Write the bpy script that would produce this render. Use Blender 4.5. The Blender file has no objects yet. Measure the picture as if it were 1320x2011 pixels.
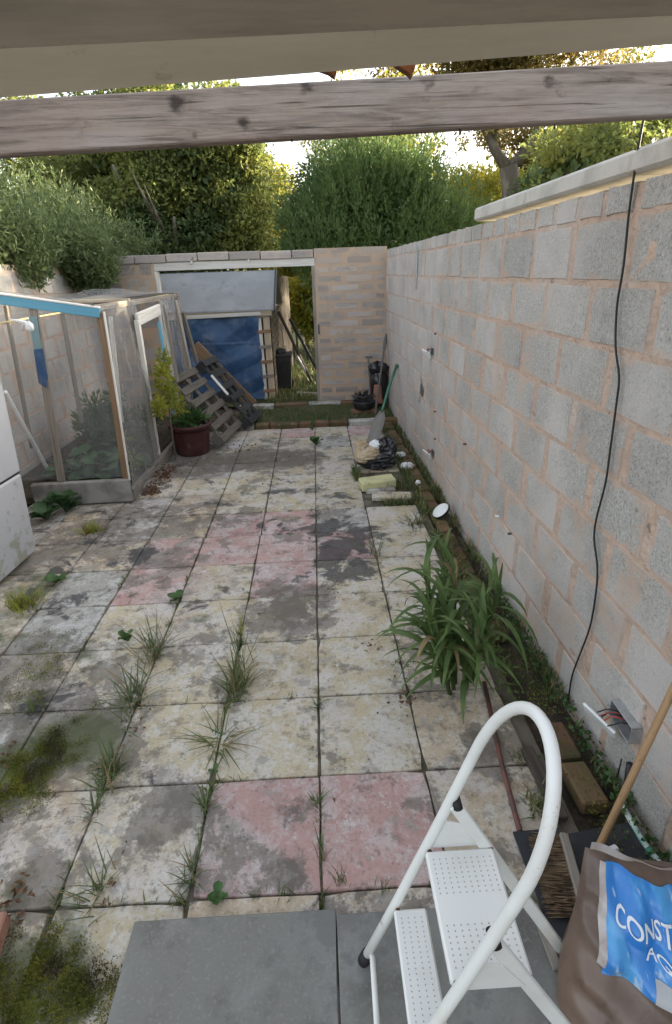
import bpy, bmesh, math, random
import numpy as np
from mathutils import Matrix, Vector, Euler
random.seed(7); RNG = np.random.default_rng(11)
rad = math.radians
sc = bpy.context.scene
COL = sc.collection
# ------------------------------------------------------------------ camera
CF, CYAW, CPIT, CROL = 1061.39, 0.026, 0.419, -0.035
CO = np.array([0.067, -1.158, 1.929])
_f = np.array([math.sin(CYAW)*math.cos(CPIT), math.cos(CYAW)*math.cos(CPIT), -math.sin(CPIT)])
_r = np.array([math.cos(CYAW), -math.sin(CYAW), 0.0]); _u = np.cross(_r, _f)
_c, _s = math.cos(CROL), math.sin(CROL)
CR, CU = _c*_r + _s*_u, -_s*_r + _c*_u
cam = bpy.data.cameras.new('camera'); camo = bpy.data.objects.new('camera', cam); COL.objects.link(camo)
m = Matrix.Identity(4)
for i in range(3):
    m[i][0], m[i][1], m[i][2], m[i][3] = CR[i], CU[i], -_f[i], CO[i]
camo.matrix_world = m
cam.sensor_fit = 'VERTICAL'; cam.sensor_height = 24.0; cam.lens = 24.0*CF/2011.0
cam.clip_start = 0.02; cam.clip_end = 2000
sc.camera = camo
# ------------------------------------------------------------------ sky, sun, exposure
SUN_EL, SUN_AZ = 13.0, 60.0          # azimuth from +Y towards +X
w = bpy.data.worlds.new('World'); sc.world = w; w.use_nodes = True
nt = w.node_tree; nt.nodes.clear()
sky = nt.nodes.new('ShaderNodeTexSky'); sky.sky_type = 'NISHITA'; sky.sun_disc = False
sky.sun_elevation = rad(SUN_EL); sky.sun_rotation = rad(SUN_AZ)
sky.air_density = 1.0; sky.dust_density = 3.5; sky.ozone_density = 1.0
bg = nt.nodes.new('ShaderNodeBackground'); bg.inputs['Strength'].default_value = 0.15
wo = nt.nodes.new('ShaderNodeOutputWorld')
hsv = nt.nodes.new('ShaderNodeHueSaturation'); hsv.inputs['Saturation'].default_value = .38   # thin high cloud
nt.links.new(sky.outputs[0], hsv.inputs['Color']); nt.links.new(hsv.outputs[0], bg.inputs[0]); nt.links.new(bg.outputs[0], wo.inputs[0])
sl = bpy.data.lights.new('sun', 'SUN'); sl.energy = 5.0; sl.angle = rad(0.5); sl.color = (1.0, 0.84, 0.55)
so = bpy.data.objects.new('sun', sl); COL.objects.link(so)
sdir = Vector((math.sin(rad(SUN_AZ))*math.cos(rad(SUN_EL)), math.cos(rad(SUN_AZ))*math.cos(rad(SUN_EL)), math.sin(rad(SUN_EL))))
so.rotation_euler = sdir.to_track_quat('Z', 'Y').to_euler()
sc.view_settings.view_transform = 'Standard'; sc.view_settings.look = 'None'
sc.view_settings.gamma = 1.0; sc.view_settings.use_curve_mapping = False
sc.view_settings.exposure = 2.22
sc.cycles.max_bounces = 8; sc.cycles.transparent_max_bounces = 24
sc.cycles.use_denoising = True

# ------------------------------------------------------------------ measuring helpers: a photo point onto a known real plane
def _ray(x, y): return _f*CF + CR*(x-660) - CU*(y-1005.5)
def G(x, y, z=0.0):
    d = _ray(x, y); return CO + d*((z-CO[2])/d[2])
def XP(x, y, X):
    d = _ray(x, y); return CO + d*((X-CO[0])/d[0])
def YP(x, y, Y):
    d = _ray(x, y); return CO + d*((Y-CO[1])/d[1])
WN = np.array([7.3, 0.092, 0.0]); WP = np.array([1.235, 0.0, 0.0])
def WR(x, y, off=0.0):
    d = _ray(x, y); p = WP - np.array([off, 0, 0]); return CO + d*(WN@(p-CO)/(WN@d))
def wallx(Y): return 1.235 - 0.092*Y/7.3

# ------------------------------------------------------------------ materials
MATS = {}
def _lnk(t, a, b): t.links.new(a, b)
def mat(name, base, layers=(), rough=.85, bump=.35, bscale=60., bdist=.004, coords='pos', metal=0., rnd=0., spec=.3, bump2=None, transl=0., alpha=None):
    mm = bpy.data.materials.new(name); mm.use_nodes = True; t = mm.node_tree
    b = t.nodes['Principled BSDF']; N = t.nodes.new
    b.inputs['Roughness'].default_value = rough; b.inputs['Metallic'].default_value = metal
    b.inputs['Specular IOR Level'].default_value = spec
    if coords == 'pos': vec = N('ShaderNodeNewGeometry').outputs['Position']
    else:
        tc = N('ShaderNodeTexCoord'); oi = N('ShaderNodeObjectInfo')
        sca = N('ShaderNodeVectorMath'); sca.operation = 'SCALE'; sca.inputs[0].default_value = (37, 53, 71)
        _lnk(t, oi.outputs['Random'], sca.inputs['Scale'])
        ad = N('ShaderNodeVectorMath'); ad.operation = 'ADD'
        _lnk(t, tc.outputs['Object'], ad.inputs[0]); _lnk(t, sca.outputs[0], ad.inputs[1]); vec = ad.outputs[0]
    def noise(s, d, st=None, dist=0., rgh=.55):
        n = N('ShaderNodeTexNoise'); n.inputs['Scale'].default_value = s; n.inputs['Detail'].default_value = d
        n.inputs['Distortion'].default_value = dist; n.inputs['Roughness'].default_value = rgh
        if st:
            mp = N('ShaderNodeMapping'); mp.inputs['Scale'].default_value = st
            _lnk(t, vec, mp.inputs['Vector']); _lnk(t, mp.outputs[0], n.inputs['Vector'])
        else: _lnk(t, vec, n.inputs['Vector'])
        return n.outputs['Fac']
    rgb = N('ShaderNodeRGB'); rgb.outputs[0].default_value = (*base, 1); cur = rgb.outputs[0]
    for L in layers:
        v = noise(L.get('s', 5), L.get('d', 6), L.get('st'), L.get('dist', 0), L.get('r', .55))
        for (bx, by, bz, br, am) in L.get('bias', ()):
            dn = N('ShaderNodeVectorMath'); dn.operation = 'DISTANCE'; dn.inputs[1].default_value = (bx, by, bz)
            _lnk(t, vec, dn.inputs[0])
            mr = N('ShaderNodeMapRange'); mr.inputs['From Min'].default_value = 0; mr.inputs['From Max'].default_value = br
            mr.inputs['To Min'].default_value = am; mr.inputs['To Max'].default_value = 0
            _lnk(t, dn.outputs['Value'], mr.inputs['Value'])
            a = N('ShaderNodeMath'); a.operation = 'ADD'; _lnk(t, v, a.inputs[0]); _lnk(t, mr.outputs[0], a.inputs[1]); v = a.outputs[0]
        if 'edge' in L:      # (half x, half y|z, axis, amount): more of this layer near a piece's own edges
            hx, hz, ax2, am = L['edge']
            tc = N('ShaderNodeTexCoord'); sp = N('ShaderNodeSeparateXYZ'); _lnk(t, tc.outputs['Object'], sp.inputs[0])
            q = []
            for k_, h_ in ((0, hx), (ax2, hz)):
                ab = N('ShaderNodeMath'); ab.operation = 'ABSOLUTE'; _lnk(t, sp.outputs[k_], ab.inputs[0])
                mr = N('ShaderNodeMapRange'); mr.inputs['From Min'].default_value = h_-.04; mr.inputs['From Max'].default_value = h_
                mr.inputs['To Max'].default_value = am; _lnk(t, ab.outputs[0], mr.inputs['Value']); q.append(mr.outputs[0])
            mxx = N('ShaderNodeMath'); mxx.operation = 'MAXIMUM'; _lnk(t, q[0], mxx.inputs[0]); _lnk(t, q[1], mxx.inputs[1])
            a = N('ShaderNodeMath'); a.operation = 'ADD'; _lnk(t, v, a.inputs[0]); _lnk(t, mxx.outputs[0], a.inputs[1]); v = a.outputs[0]
        if 'grad' in L:      # (axis, at, to, amount): more of this layer beyond a line
            ax, g0, g1, am = L['grad']
            sp = N('ShaderNodeSeparateXYZ'); _lnk(t, vec, sp.inputs[0])
            mr = N('ShaderNodeMapRange'); mr.inputs['From Min'].default_value = g0; mr.inputs['From Max'].default_value = g1
            mr.inputs['To Min'].default_value = 0; mr.inputs['To Max'].default_value = am
            _lnk(t, sp.outputs[ax], mr.inputs['Value'])
            a = N('ShaderNodeMath'); a.operation = 'ADD'; _lnk(t, v, a.inputs[0]); _lnk(t, mr.outputs[0], a.inputs[1]); v = a.outputs[0]
        mr = N('ShaderNodeMapRange'); mr.inputs['From Min'].default_value = L.get('lo', .5); mr.inputs['From Max'].default_value = L.get('hi', .6)
        mr.inputs['To Max'].default_value = L.get('f', 1.)
        _lnk(t, v, mr.inputs['Value'])
        mx = N('ShaderNodeMix'); mx.data_type = 'RGBA'
        _lnk(t, mr.outputs[0], mx.inputs['Factor']); _lnk(t, cur, mx.inputs['A']); mx.inputs['B'].default_value = (*L['c'], 1)
        cur = mx.outputs['Result']
    if rnd:
        oi = N('ShaderNodeObjectInfo'); hs = N('ShaderNodeHueSaturation')
        mr = N('ShaderNodeMapRange'); mr.inputs['To Min'].default_value = 1-rnd; mr.inputs['To Max'].default_value = 1+rnd
        _lnk(t, oi.outputs['Random'], mr.inputs['Value']); _lnk(t, mr.outputs[0], hs.inputs['Value'])
        _lnk(t, cur, hs.inputs['Color']); cur = hs.outputs[0]
    _lnk(t, cur, b.inputs['Base Color'])
    if bump:
        h = noise(bscale, 6)
        if bump2:
            h2 = noise(bump2[0], 4, bump2[2] if len(bump2) > 2 else None)
            ma = N('ShaderNodeMath'); ma.operation = 'MULTIPLY_ADD'; ma.inputs[1].default_value = bump2[1]
            _lnk(t, h2, ma.inputs[0]); _lnk(t, h, ma.inputs[2]); h = ma.outputs[0]
        bp = N('ShaderNodeBump'); bp.inputs['Strength'].default_value = bump; bp.inputs['Distance'].default_value = bdist
        _lnk(t, h, bp.inputs['Height']); _lnk(t, bp.outputs[0], b.inputs['Normal'])
    out = t.nodes['Material Output']
    if transl:
        tr = N('ShaderNodeBsdfTranslucent'); _lnk(t, cur, tr.inputs['Color'])
        ms = N('ShaderNodeMixShader'); ms.inputs[0].default_value = transl
        _lnk(t, b.outputs[0], ms.inputs[1]); _lnk(t, tr.outputs[0], ms.inputs[2]); _lnk(t, ms.outputs[0], out.inputs['Surface'])
    if alpha is not None:
        tp = N('ShaderNodeBsdfTransparent'); ms = N('ShaderNodeMixShader'); 
        v = noise(9, 3, (1, 1, .25))
        mr = N('ShaderNodeMapRange'); mr.inputs['From Min'].default_value = .3; mr.inputs['From Max'].default_value = .7
        mr.inputs['To Min'].default_value = alpha*.75; mr.inputs['To Max'].default_value = alpha*1.25
        _lnk(t, v, mr.inputs['Value']); _lnk(t, mr.outputs[0], ms.inputs[0])
        _lnk(t, tp.outputs[0], ms.inputs[1]); _lnk(t, b.outputs[0], ms.inputs[2]); _lnk(t, ms.outputs[0], out.inputs['Surface'])
    MATS[name] = mm
    return mm
def wood(name, c, dark, stain=None, grain=1., rough=.8):
    L = [dict(c=dark, s=9, st=(6, 6, .35), d=8, lo=.42, hi=.68, f=.75*grain), dict(c=tuple(x*.35 for x in dark), s=30, st=(6, 6, .12), d=4, lo=.6, hi=.72, f=.7*grain)]
    if stain: L.append(dict(c=stain, s=4, d=6, lo=.52, hi=.66, f=.8))
    return mat(name, c, L, rough=rough, bump=.3, bscale=25, bdist=.003, coords='obj', rnd=.12, bump2=(18, 1.2, (6, 6, .2)))

DIRT = dict(c=(.17, .15, .128), s=2.5, d=15, r=.75, dist=.1, lo=.54, hi=.575, f=.78)
def slab_mat(name, base, lich, dirtlo=.0, rnd=.07):
    spots = [(-.18, 1.75, 0, .42, .2), (-.62, .35, 0, .22, .16), (-.09, .3, 0, .1, .14), (-.1, .08, 0, .12, .14), (.72, .5, 0, .2, .14), (-1.2, 2.35, 0, .4, .1), (-.6, 4.75, 0, .55, .3), (-1.3, 4.7, 0, .6, .34), (-.15, 4.7, 0, .4, .26), (-1.8, 3.0, 0, .8, .12), (-1.45, .9, 0, .9, .13), (-1.6, -.1, 0, .8, .13), (-1.0, 3.2, 0, .5, .1)]
    black = [(.26, 2.6, 0, .5, .24), (.15, 2.1, 0, .36, .19), (.42, 2.2, 0, .3, .16), (.2, 3.1, 0, .5, .14), (.1, 3.6, 0, .4, .1), (-.2, 2.9, 0, .5, .1), (-.62, 2.0, 0, .18, .16), (-.75, 1.75, 0, .2, .14), (-.3, 3.75, 0, .4, .13), (-1.3, 2.5, 0, .5, .08), (-1.0, 3.4, 0, .3, .1)]
    d = dict(DIRT, lo=DIRT['lo']+dirtlo, hi=DIRT['hi']+dirtlo, bias=spots)
    return mat(name, base, [
        dict(c=tuple(x*.72 for x in base), s=3.1, d=6, lo=.4, hi=.66, f=.6),
        dict(c=lich, s=4.5, d=14, r=.8, dist=.1, lo=.475, hi=.54, f=.85), dict(c=(.50, .465, .45), s=1.8, d=10, r=.7, lo=.5, hi=.6, f=.6), dict(c=(.44, .31, .27), s=1.6, d=9, r=.7, lo=.6, hi=.68, f=.6, bias=[(-.5, 2.2, 0, 1.1, .12), (-1.4, 2.3, 0, .8, .1), (-.6, 5.6, 0, .6, .1)]), dict(c=tuple(x*.62 for x in base), s=48, d=5, r=.7, lo=.5, hi=.66, f=.5),
        dict(c=(.56, .55, .52), s=13, d=12, r=.8, dist=.2, lo=.56, hi=.62, f=.75),
        d, dict(c=(.085, .072, .058), s=8, d=12, r=.75, lo=.54, hi=.64, f=.55, bias=spots),
        dict(c=(.27, .25, .22), s=6.5, d=10, r=.66, lo=.57, hi=.62, f=.7, grad=(0, -.6, -2.0, .07)),
        dict(c=(.045, .045, .048), s=3.3, d=11, r=.66, dist=.5, lo=.635, hi=.68, f=.82, bias=black, grad=(0, -.7, -1.5, .075)),
        dict(c=(.07, .085, .035), s=2.2, d=9, r=.6, lo=.6, hi=.68, f=.75, bias=[(-1.2, .58, 0, .4, .26), (-.82, -.22, 0, .36, .34), (-1.9, 2.1, 0, .6, .16), (-1.5, 1.3, 0, .5, .16)]),
        dict(c=(.12, .105, .085), s=11, d=9, r=.68, lo=.60, hi=.68, f=.8, edge=(.222, .229, 1, .09)),
        dict(c=(.12, .11, .1), s=55, d=3, lo=.62, hi=.7, f=.55),
    ], rough=.86, bump=.45, bscale=70, bdist=.004, rnd=rnd, bump2=(7, 2.0))
SL_CREAM = slab_mat('cream_paving', (.47, .40, .275), (.52, .49, .44))
SL_PINK = slab_mat('pink_paving', (.43, .272, .245), (.46, .385, .365), -.004)
SL_GREY = slab_mat('grey_paving', (.37, .35, .31), (.47, .46, .43), -.012)
SL_BUFF = slab_mat('buff_paving', (.47, .38, .27), (.56, .5, .42), -.015)
BED = mat('sandy_joint', (.15, .13, .10), [dict(c=(.07, .065, .04), s=8, d=8, lo=.45, hi=.6)], bump=.6)
SOIL = mat('soil', (.055, .042, .03), [dict(c=(.11, .085, .06), s=14, d=8, lo=.45, hi=.65), dict(c=(.05, .06, .025), s=5, d=6, lo=.5, hi=.65, f=.7)], bump=.9, bscale=40, bdist=.02)
BLOCK = mat('aggregate_block', (.405, .385, .352), [
    dict(c=(.52, .51, .49), s=62, d=5, r=.7, lo=.5, hi=.62, f=.8), dict(c=(.2, .195, .185), s=4, d=8, r=.7, lo=.55, hi=.68, f=.4), dict(c=(.17, .165, .16), s=110, d=3, lo=.55, hi=.63, f=.62),
    dict(c=(.50, .375, .295), s=4.2, d=11, r=.7, dist=.4, lo=.575, hi=.65, f=.8, edge=(.214, .108, 2, .13), bias=[(1.2, 6, .6, 2.6, .1), (1.2, 3.4, .2, 1.4, .12), (1.2, 1.2, .2, 1.0, .13), (1.2, 2.2, 1.2, .8, .05)]),
    dict(c=(.56, .52, .49), s=1.7, d=9, r=.65, lo=.48, hi=.64, f=.62, bias=[(1.2, 6, .8, 3., .16), (1.2, 1, .1, 1.3, .12)]),
    dict(c=(.05, .045, .04), s=6, d=6, lo=.72, hi=.82, f=.9, bias=[(1.18, 4.58, .72, .26, .42)])],
    rough=.95, bump=.9, bscale=95, bdist=.006, rnd=.08, bump2=(260, .8))
MORTAR = mat('pink_mortar', (.50, .37, .29), [dict(c=(.40, .30, .24), s=7, d=8, lo=.45, hi=.6, f=.6), dict(c=(.5, .46, .43), s=2.2, d=8, lo=.5, hi=.62, f=.5, bias=[(1.2, 6, .8, 2.6, .2)]), dict(c=(.12, .095, .08), s=16, d=10, r=.7, lo=.62, hi=.68, f=.75)], rough=.95, bump=1., bscale=30, bdist=.016, bump2=(6, 2.5))
FLATBLK = mat('smeared_block', (.37, .33, .305), [dict(c=(.2, .18, .168), s=4, st=(.5, .5, 3), d=6, lo=.47, hi=.62, f=.6), dict(c=(.42, .345, .28), s=3, d=10, r=.66, lo=.5, hi=.62, f=.8, bias=[(.6, 7.3, 2.2, .7, .2)], edge=(.2, .041, 2, .06)), dict(c=(.42, .4, .38), s=60, d=3, lo=.5, hi=.65, f=.5)], rough=.95, bump=.7, bscale=70, bdist=.006, rnd=.22)  # mortar smear; its warm patch at the wall top stands for warm light
FLATMOR = mat('orange_mortar', (.47, .35, .26), [dict(c=(.37, .31, .26), s=4, d=8, lo=.45, hi=.6, f=.7), dict(c=(.55, .38, .26), s=1.5, d=5, lo=.5, hi=.6, f=.6)], rough=.95, bump=.7, bscale=30, bdist=.01)
CONC = mat('pale_concrete', (.50, .475, .43), [dict(c=(.33, .31, .28), s=5, d=10, r=.68, lo=.48, hi=.62, f=.6), dict(c=(.3, .26, .2), s=2, d=8, lo=.58, hi=.7, f=.5)], bump=.5, bscale=60)
SLATE = mat('grey_porcelain', (.182, .178, .158), [dict(c=(.105, .102, .09), s=2.2, d=12, r=.74, lo=.48, hi=.58, f=.75), dict(c=(.27, .26, .235), s=5, d=10, r=.7, lo=.56, hi=.66, f=.6), dict(c=(.26, .255, .235), s=90, d=3, lo=.55, hi=.68, f=.5), dict(c=(.235, .237, .22), s=3, d=8, lo=.45, hi=.62, f=.8), dict(c=(.11, .11, .105), s=6, d=9, r=.65, lo=.57, hi=.64, f=.55, bias=[(0, -.1, .03, .2, .14)]), dict(c=(.5, .5, .48), s=40, d=2, lo=.76, hi=.78, f=.8)], rough=.7, bump=.2, bscale=80)
DKSLATE = mat('black_slate', (.028, .03, .035), [dict(c=(.07, .07, .072), s=6, d=8, lo=.52, hi=.65, f=.6)], rough=.6, bump=.3, bscale=40)
BRICK = mat('mossy_red_brick', (.17, .095, .058), [dict(c=(.11, .075, .035), s=6, d=8, lo=.42, hi=.58, f=.85), dict(c=(.075, .075, .03), s=5, d=8, lo=.46, hi=.6, f=.85), dict(c=(.30, .22, .16), s=12, d=6, lo=.62, hi=.7, f=.6)], bump=.8, bscale=50, bdist=.006, rnd=.2)
REDBRICK = mat('red_brick', (.3, .16, .115), [dict(c=(.2, .1, .07), s=9, d=6, lo=.5, hi=.65, f=.7)], bump=.6, rnd=.15)
WD_BEAM = mat('weathered_beam', (.31, .255, .22), [
    dict(c=(.13, .105, .09), s=8, st=(.35, 3, 6), d=10, r=.7, dist=.9, lo=.43, hi=.6, f=.88), dict(c=(.3, .215, .185), s=2.2, st=(.7, 1, 1.6), d=6, lo=.5, hi=.66, f=.6), dict(c=(.36, .32, .30), s=3, st=(.6, 1, 2), d=6, lo=.5, hi=.65, f=.7),
    dict(c=(.06, .048, .042), s=20, st=(.12, 3, 5), d=7, r=.65, dist=.6, lo=.56, hi=.64, f=.85),
    dict(c=(.045, .035, .032), s=14, st=(.8, 1, 1.4), d=6, r=.6, lo=.62, hi=.78, f=.92, bias=[(*YP(345, 205, .6), .035, .32), (*YP(1308, 188, .6), .022, .4), (*YP(1075, 160, .6), .03, .24), (*YP(345, 268, .6), .028, .3), (*YP(755, 215, .6), .014, .34), (*YP(600, 185, .6), .035, .24), (*YP(480, 235, .6), .03, .2), (*YP(385, 268, .6), .02, .3)]),
    ], rough=.85, bump=.5, bscale=30, bdist=.004, bump2=(14, 1.5, (.3, 3, 6)))
WD_GREY = wood('grey_timber', (.27, .24, .205), (.14, .12, .1))
WD_PAL = wood('old_pallet_wood', (.14, .122, .1), (.06, .052, .043))
STONE = mat('grey_stone_board', (.3, .29, .27), [dict(c=(.2, .19, .175), s=5, d=8, lo=.45, hi=.6), dict(c=(.1, .09, .08), s=3, d=9, lo=.56, hi=.66, f=.7)], bump=.5)
WD_PALE = wood('pale_timber', (.5, .42, .31), (.34, .26, .17))
WD_BROWN = wood('brown_timber', (.28, .18, .105), (.17, .105, .06))
WD_DARK = wood('dark_timber', (.075, .06, .048), (.035, .028, .022))
WD_BLACK = wood('blackened_timber', (.045, .044, .046), (.015, .015, .016))
WD_WHITE = wood('white_painted_timber', (.68, .66, .62), (.5, .45, .38), grain=.7)
WD_HANDLE = wood('broom_wood', (.38, .235, .12), (.27, .16, .08), grain=.6, rough=.55)
WD_BLUE = wood('sky_blue_painted_timber', (.12, .34, .47), (.10, .27, .38), grain=.5, rough=.6)
WD_TEAL = wood('faded_teal_timber', (.18, .34, .39), (.2, .22, .2))
HEAD_DK = mat('brown_door_head', (.14, .107, .07), [dict(c=(.07, .055, .04), s=5, st=(.25, 3, 3), d=10, r=.7, lo=.44, hi=.6, f=.8), dict(c=(.2, .165, .12), s=3, st=(.3, 2, 2), d=8, lo=.52, hi=.64, f=.6)], rough=.8, bump=.15)  # brown timber, darkened in colour for the dim room side
HEAD_LT = mat('cream_soffit_board', (.84, .79, .67), [dict(c=(.66, .6, .48), s=2.5, st=(.4, 2, 2), d=9, r=.66, lo=.46, hi=.62, f=.75), dict(c=(.4, .34, .25), s=9, d=9, r=.7, lo=.62, hi=.7, f=.6)], rough=.75, bump=.15)
WHITE_P = mat('white_enamel', (.74, .74, .71), [dict(c=(.62, .61, .57), s=5, d=8, lo=.5, hi=.64, f=.6), dict(c=(.32, .2, .12), s=9, d=10, r=.7, lo=.63, hi=.68, f=.7), dict(c=(.6, .53, .36), s=2, d=6, lo=.62, hi=.72, f=.5)], rough=.38, bump=.12, bscale=30, spec=.5)
RUST = mat('rust', (.16, .07, .035), [dict(c=(.07, .04, .03), s=20, d=6, lo=.45, hi=.6)], rough=.9, bump=.6)
RUBBER = mat('black_rubber', (.02, .02, .02), rough=.6, bump=.1)
BLKPL = mat('black_plastic', (.018, .018, .02), [dict(c=(.05, .05, .05), s=6, d=5, lo=.5, hi=.65, f=.5)], rough=.45, bump=.1, spec=.4)
DIRTPL = mat('dusty_black_plastic', (.035, .036, .04), [dict(c=(.09, .085, .08), s=9, d=8, lo=.5, hi=.62, f=.7)], rough=.65, bump=.2)
WIRE_R = mat('red_wire', (.4, .06, .04), rough=.5, bump=0)
GALV = mat('galvanised_steel', (.5, .51, .52), [dict(c=(.34, .34, .34), s=20, d=5, lo=.45, hi=.6, f=.7)], rough=.42, bump=.1, metal=.7)
DARKBOX = mat('box_interior', (.07, .068, .065), [dict(c=(.16, .15, .14), s=18, d=6, lo=.5, hi=.65)], rough=.8)
FRIDGE = mat('grey_white_panel', (.43, .44, .465), [dict(c=(.38, .39, .41), s=2, d=5, lo=.4, hi=.65, f=.5), dict(c=(.22, .23, .16), s=9, d=10, r=.7, lo=.6, hi=.68, f=.7, bias=[(-2.15, 2.4, .05, .55, .17)])], rough=.42, bump=.06, bscale=12, spec=.5)
WHITEPL = mat('white_plastic', (.74, .75, .75), [dict(c=(.6, .6, .58), s=8, d=6, lo=.5, hi=.65, f=.5)], rough=.4, bump=.05)
NET = mat('grey_netting', (.27, .27, .27), rough=.8, bump=0, alpha=.43)
NET2 = mat('clear_netting', (.42, .43, .44), rough=.6, bump=0, alpha=.22)
TARP = mat('blue_tarpaulin', (.03, .082, .185), [dict(c=(.045, .115, .24), s=3, d=5, lo=.5, hi=.65, f=.6), dict(c=(.15, .185, .26), s=4, d=10, r=.7, lo=.52, hi=.64, f=.6), dict(c=(.02, .05, .11), s=5, d=8, lo=.56, hi=.66, f=.6)], rough=.45, bump=.15, bscale=20, bdist=.006, spec=.4)
FELT = mat('grey_roof_felt', (.25, .255, .26), [dict(c=(.32, .325, .33), s=2, d=6, lo=.45, hi=.62, f=.7), dict(c=(.15, .16, .17), s=6, d=8, lo=.58, hi=.68, f=.5)], rough=.7, bump=.3, bscale=50)
POT = mat('dark_red_plastic', (.06, .02, .02), [dict(c=(.09, .042, .038), s=6, d=6, lo=.48, hi=.62, f=.7), dict(c=(.2, .16, .14), s=5, d=9, lo=.6, hi=.7, f=.5)], rough=.55, bump=.15)
TERRA = mat('terracotta', (.27, .13, .085), [dict(c=(.3, .15, .1), s=8, d=6, lo=.5, hi=.65)], bump=.3)
GREENPL = mat('green_painted_shaft', (.05, .17, .115), [dict(c=(.11, .25, .19), s=9, d=7, lo=.48, hi=.62, f=.7)], rough=.5, bump=.1)
STEEL = mat('worn_steel', (.2, .19, .175), [dict(c=(.2, .16, .12), s=10, d=8, lo=.5, hi=.62, f=.8)], rough=.5, metal=.5, bump=.2)
SHAFT = mat('grey_handle', (.13, .12, .115), rough=.6, bump=.1)
PAPER = mat('brown_paper', (.43, .33, .22), [dict(c=(.55, .48, .38), s=5, d=7, lo=.5, hi=.62, f=.8), dict(c=(.22, .16, .1), s=7, d=8, lo=.58, hi=.68, f=.7)], rough=.8, bump=.4, bscale=20)
BINBAG = mat('black_bin_bag', (.014, .014, .017), rough=.28, bump=.5, bscale=18, bdist=.01, spec=.6)
YELSTONE = mat('pale_yellow_block', (.52, .5, .27), [dict(c=(.4, .38, .24), s=8, d=7, lo=.5, hi=.62, f=.7), dict(c=(.1, .13, .04), s=9, d=8, lo=.6, hi=.68, f=.6)], bump=.5)
SAND = mat('sand_in_clear_plastic', (.125, .084, .064), [dict(c=(.2, .135, .10), s=4, d=7, lo=.45, hi=.62, f=.7), dict(c=(.06, .036, .026), s=6, d=9, r=.66, lo=.52, hi=.64, f=.8)], rough=.36, bump=.25, bscale=10, bdist=.01, spec=.5)
FILM = mat('clear_film', (.33, .27, .245), [dict(c=(.52, .48, .46), s=8, st=(1, 1, .3), d=6, lo=.5, hi=.62, f=.8)], rough=.25, bump=.3, bscale=14, spec=.6)
BLUEPR = mat('blue_print', (.03, .2, .56), [dict(c=(.1, .38, .72), s=7, st=(2.5, 1, .5), d=6, lo=.47, hi=.6, f=.8), dict(c=(.5, .62, .72), s=16, st=(3, 1, .5), d=5, lo=.6, hi=.68, f=.7)], rough=.28, bump=.35, bscale=16, bdist=.008, spec=.6)
WHITEPR = mat('white_print', (.72, .76, .8), rough=.35, bump=0)
GREYPR = mat('pale_grey_print', (.42, .42, .43), rough=.35, bump=.1)
BRISTLE = mat('coir_bristle', (.2, .135, .08), [dict(c=(.1, .07, .045), s=30, d=4, lo=.45, hi=.6)], rough=.9, bump=.3)
COPPER = mat('rusty_pipe', (.15, .065, .05), [dict(c=(.08, .05, .045), s=12, d=6, lo=.5, hi=.62)], rough=.6, bump=.3)
HOSE = mat('hose_green_white', (.62, .66, .6), [dict(c=(.1, .32, .26), s=6, st=(1, 1, 1), d=4, lo=.46, hi=.56, f=.9)], rough=.5, bump=.1)
ROPE = mat('yellow_line', (.62, .54, .25), rough=.7, bump=0)
BARK = mat('bark', (.1, .085, .065), [dict(c=(.18, .16, .13), s=9, st=(1, 1, .3), d=7, lo=.45, hi=.62)], bump=.8, bscale=30, bdist=.02)
MOSS = mat('moss', (.08, .09, .018), [dict(c=(.15, .16, .025), s=9, d=9, lo=.46, hi=.62), dict(c=(.045, .036, .022), s=6, d=8, lo=.52, hi=.63, f=.9)], rough=.95, bump=1., bscale=120, bdist=.012)
MOSSTIP = mat('moss_tip', (.12, .13, .022), [dict(c=(.22, .22, .035), s=14, d=4, lo=.45, hi=.6), dict(c=(.05, .042, .02), s=7, d=5, lo=.5, hi=.6, f=.9)], rough=.9, bump=0, transl=.2)
LAWN = mat('lawn_ground', (.06, .07, .025), [dict(c=(.1, .085, .05), s=3, d=7, lo=.5, hi=.65)], bump=.8, bscale=30, bdist=.03)
LITTER = mat('dead_leaf', (.11, .055, .03), [dict(c=(.2, .12, .07), s=30, d=2, lo=.45, hi=.6)], rough=.8, bump=0, transl=.15, coords='obj')
def leafm(n, c, c2, tr=.35, s=1.6, rough=.5):
    return mat(n, c, [dict(c=c2, s=s, d=5, lo=.44, hi=.62, f=.9)], rough=rough, bump=0, transl=tr)
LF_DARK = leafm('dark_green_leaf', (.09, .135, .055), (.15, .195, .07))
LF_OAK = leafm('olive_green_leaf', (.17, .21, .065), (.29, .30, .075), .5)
LF_YEL = leafm('yellow_green_leaf', (.33, .29, .035), (.2, .22, .035), .6)
LF_AUT = leafm('brownish_yellow_leaf', (.24, .18, .055), (.15, .14, .05), .5)
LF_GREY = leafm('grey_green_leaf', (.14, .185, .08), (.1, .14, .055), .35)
LF_CYP = leafm('cypress_green_leaf', (.17, .25, .085), (.11, .18, .065), .4)
LF_GRASS = leafm('grass_blade', (.085, .13, .035), (.13, .17, .06), .3, 6)
LF_GRASSG = leafm('grey_grass_blade', (.13, .16, .08), (.09, .13, .05), .3, 6)
LF_CORN = leafm('maize_leaf', (.085, .14, .042), (.14, .2, .065), .35, 9, .5)
LF_BROAD = leafm('broad_weed_leaf', (.05, .11, .03), (.09, .16, .05), .25, 9)
LF_VEG = leafm('squash_leaf', (.055, .12, .045), (.1, .17, .08), .25, 7)
LF_GOLD = leafm('golden_leaf', (.3, .3, .04), (.19, .24, .035), .4, 6)
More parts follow.
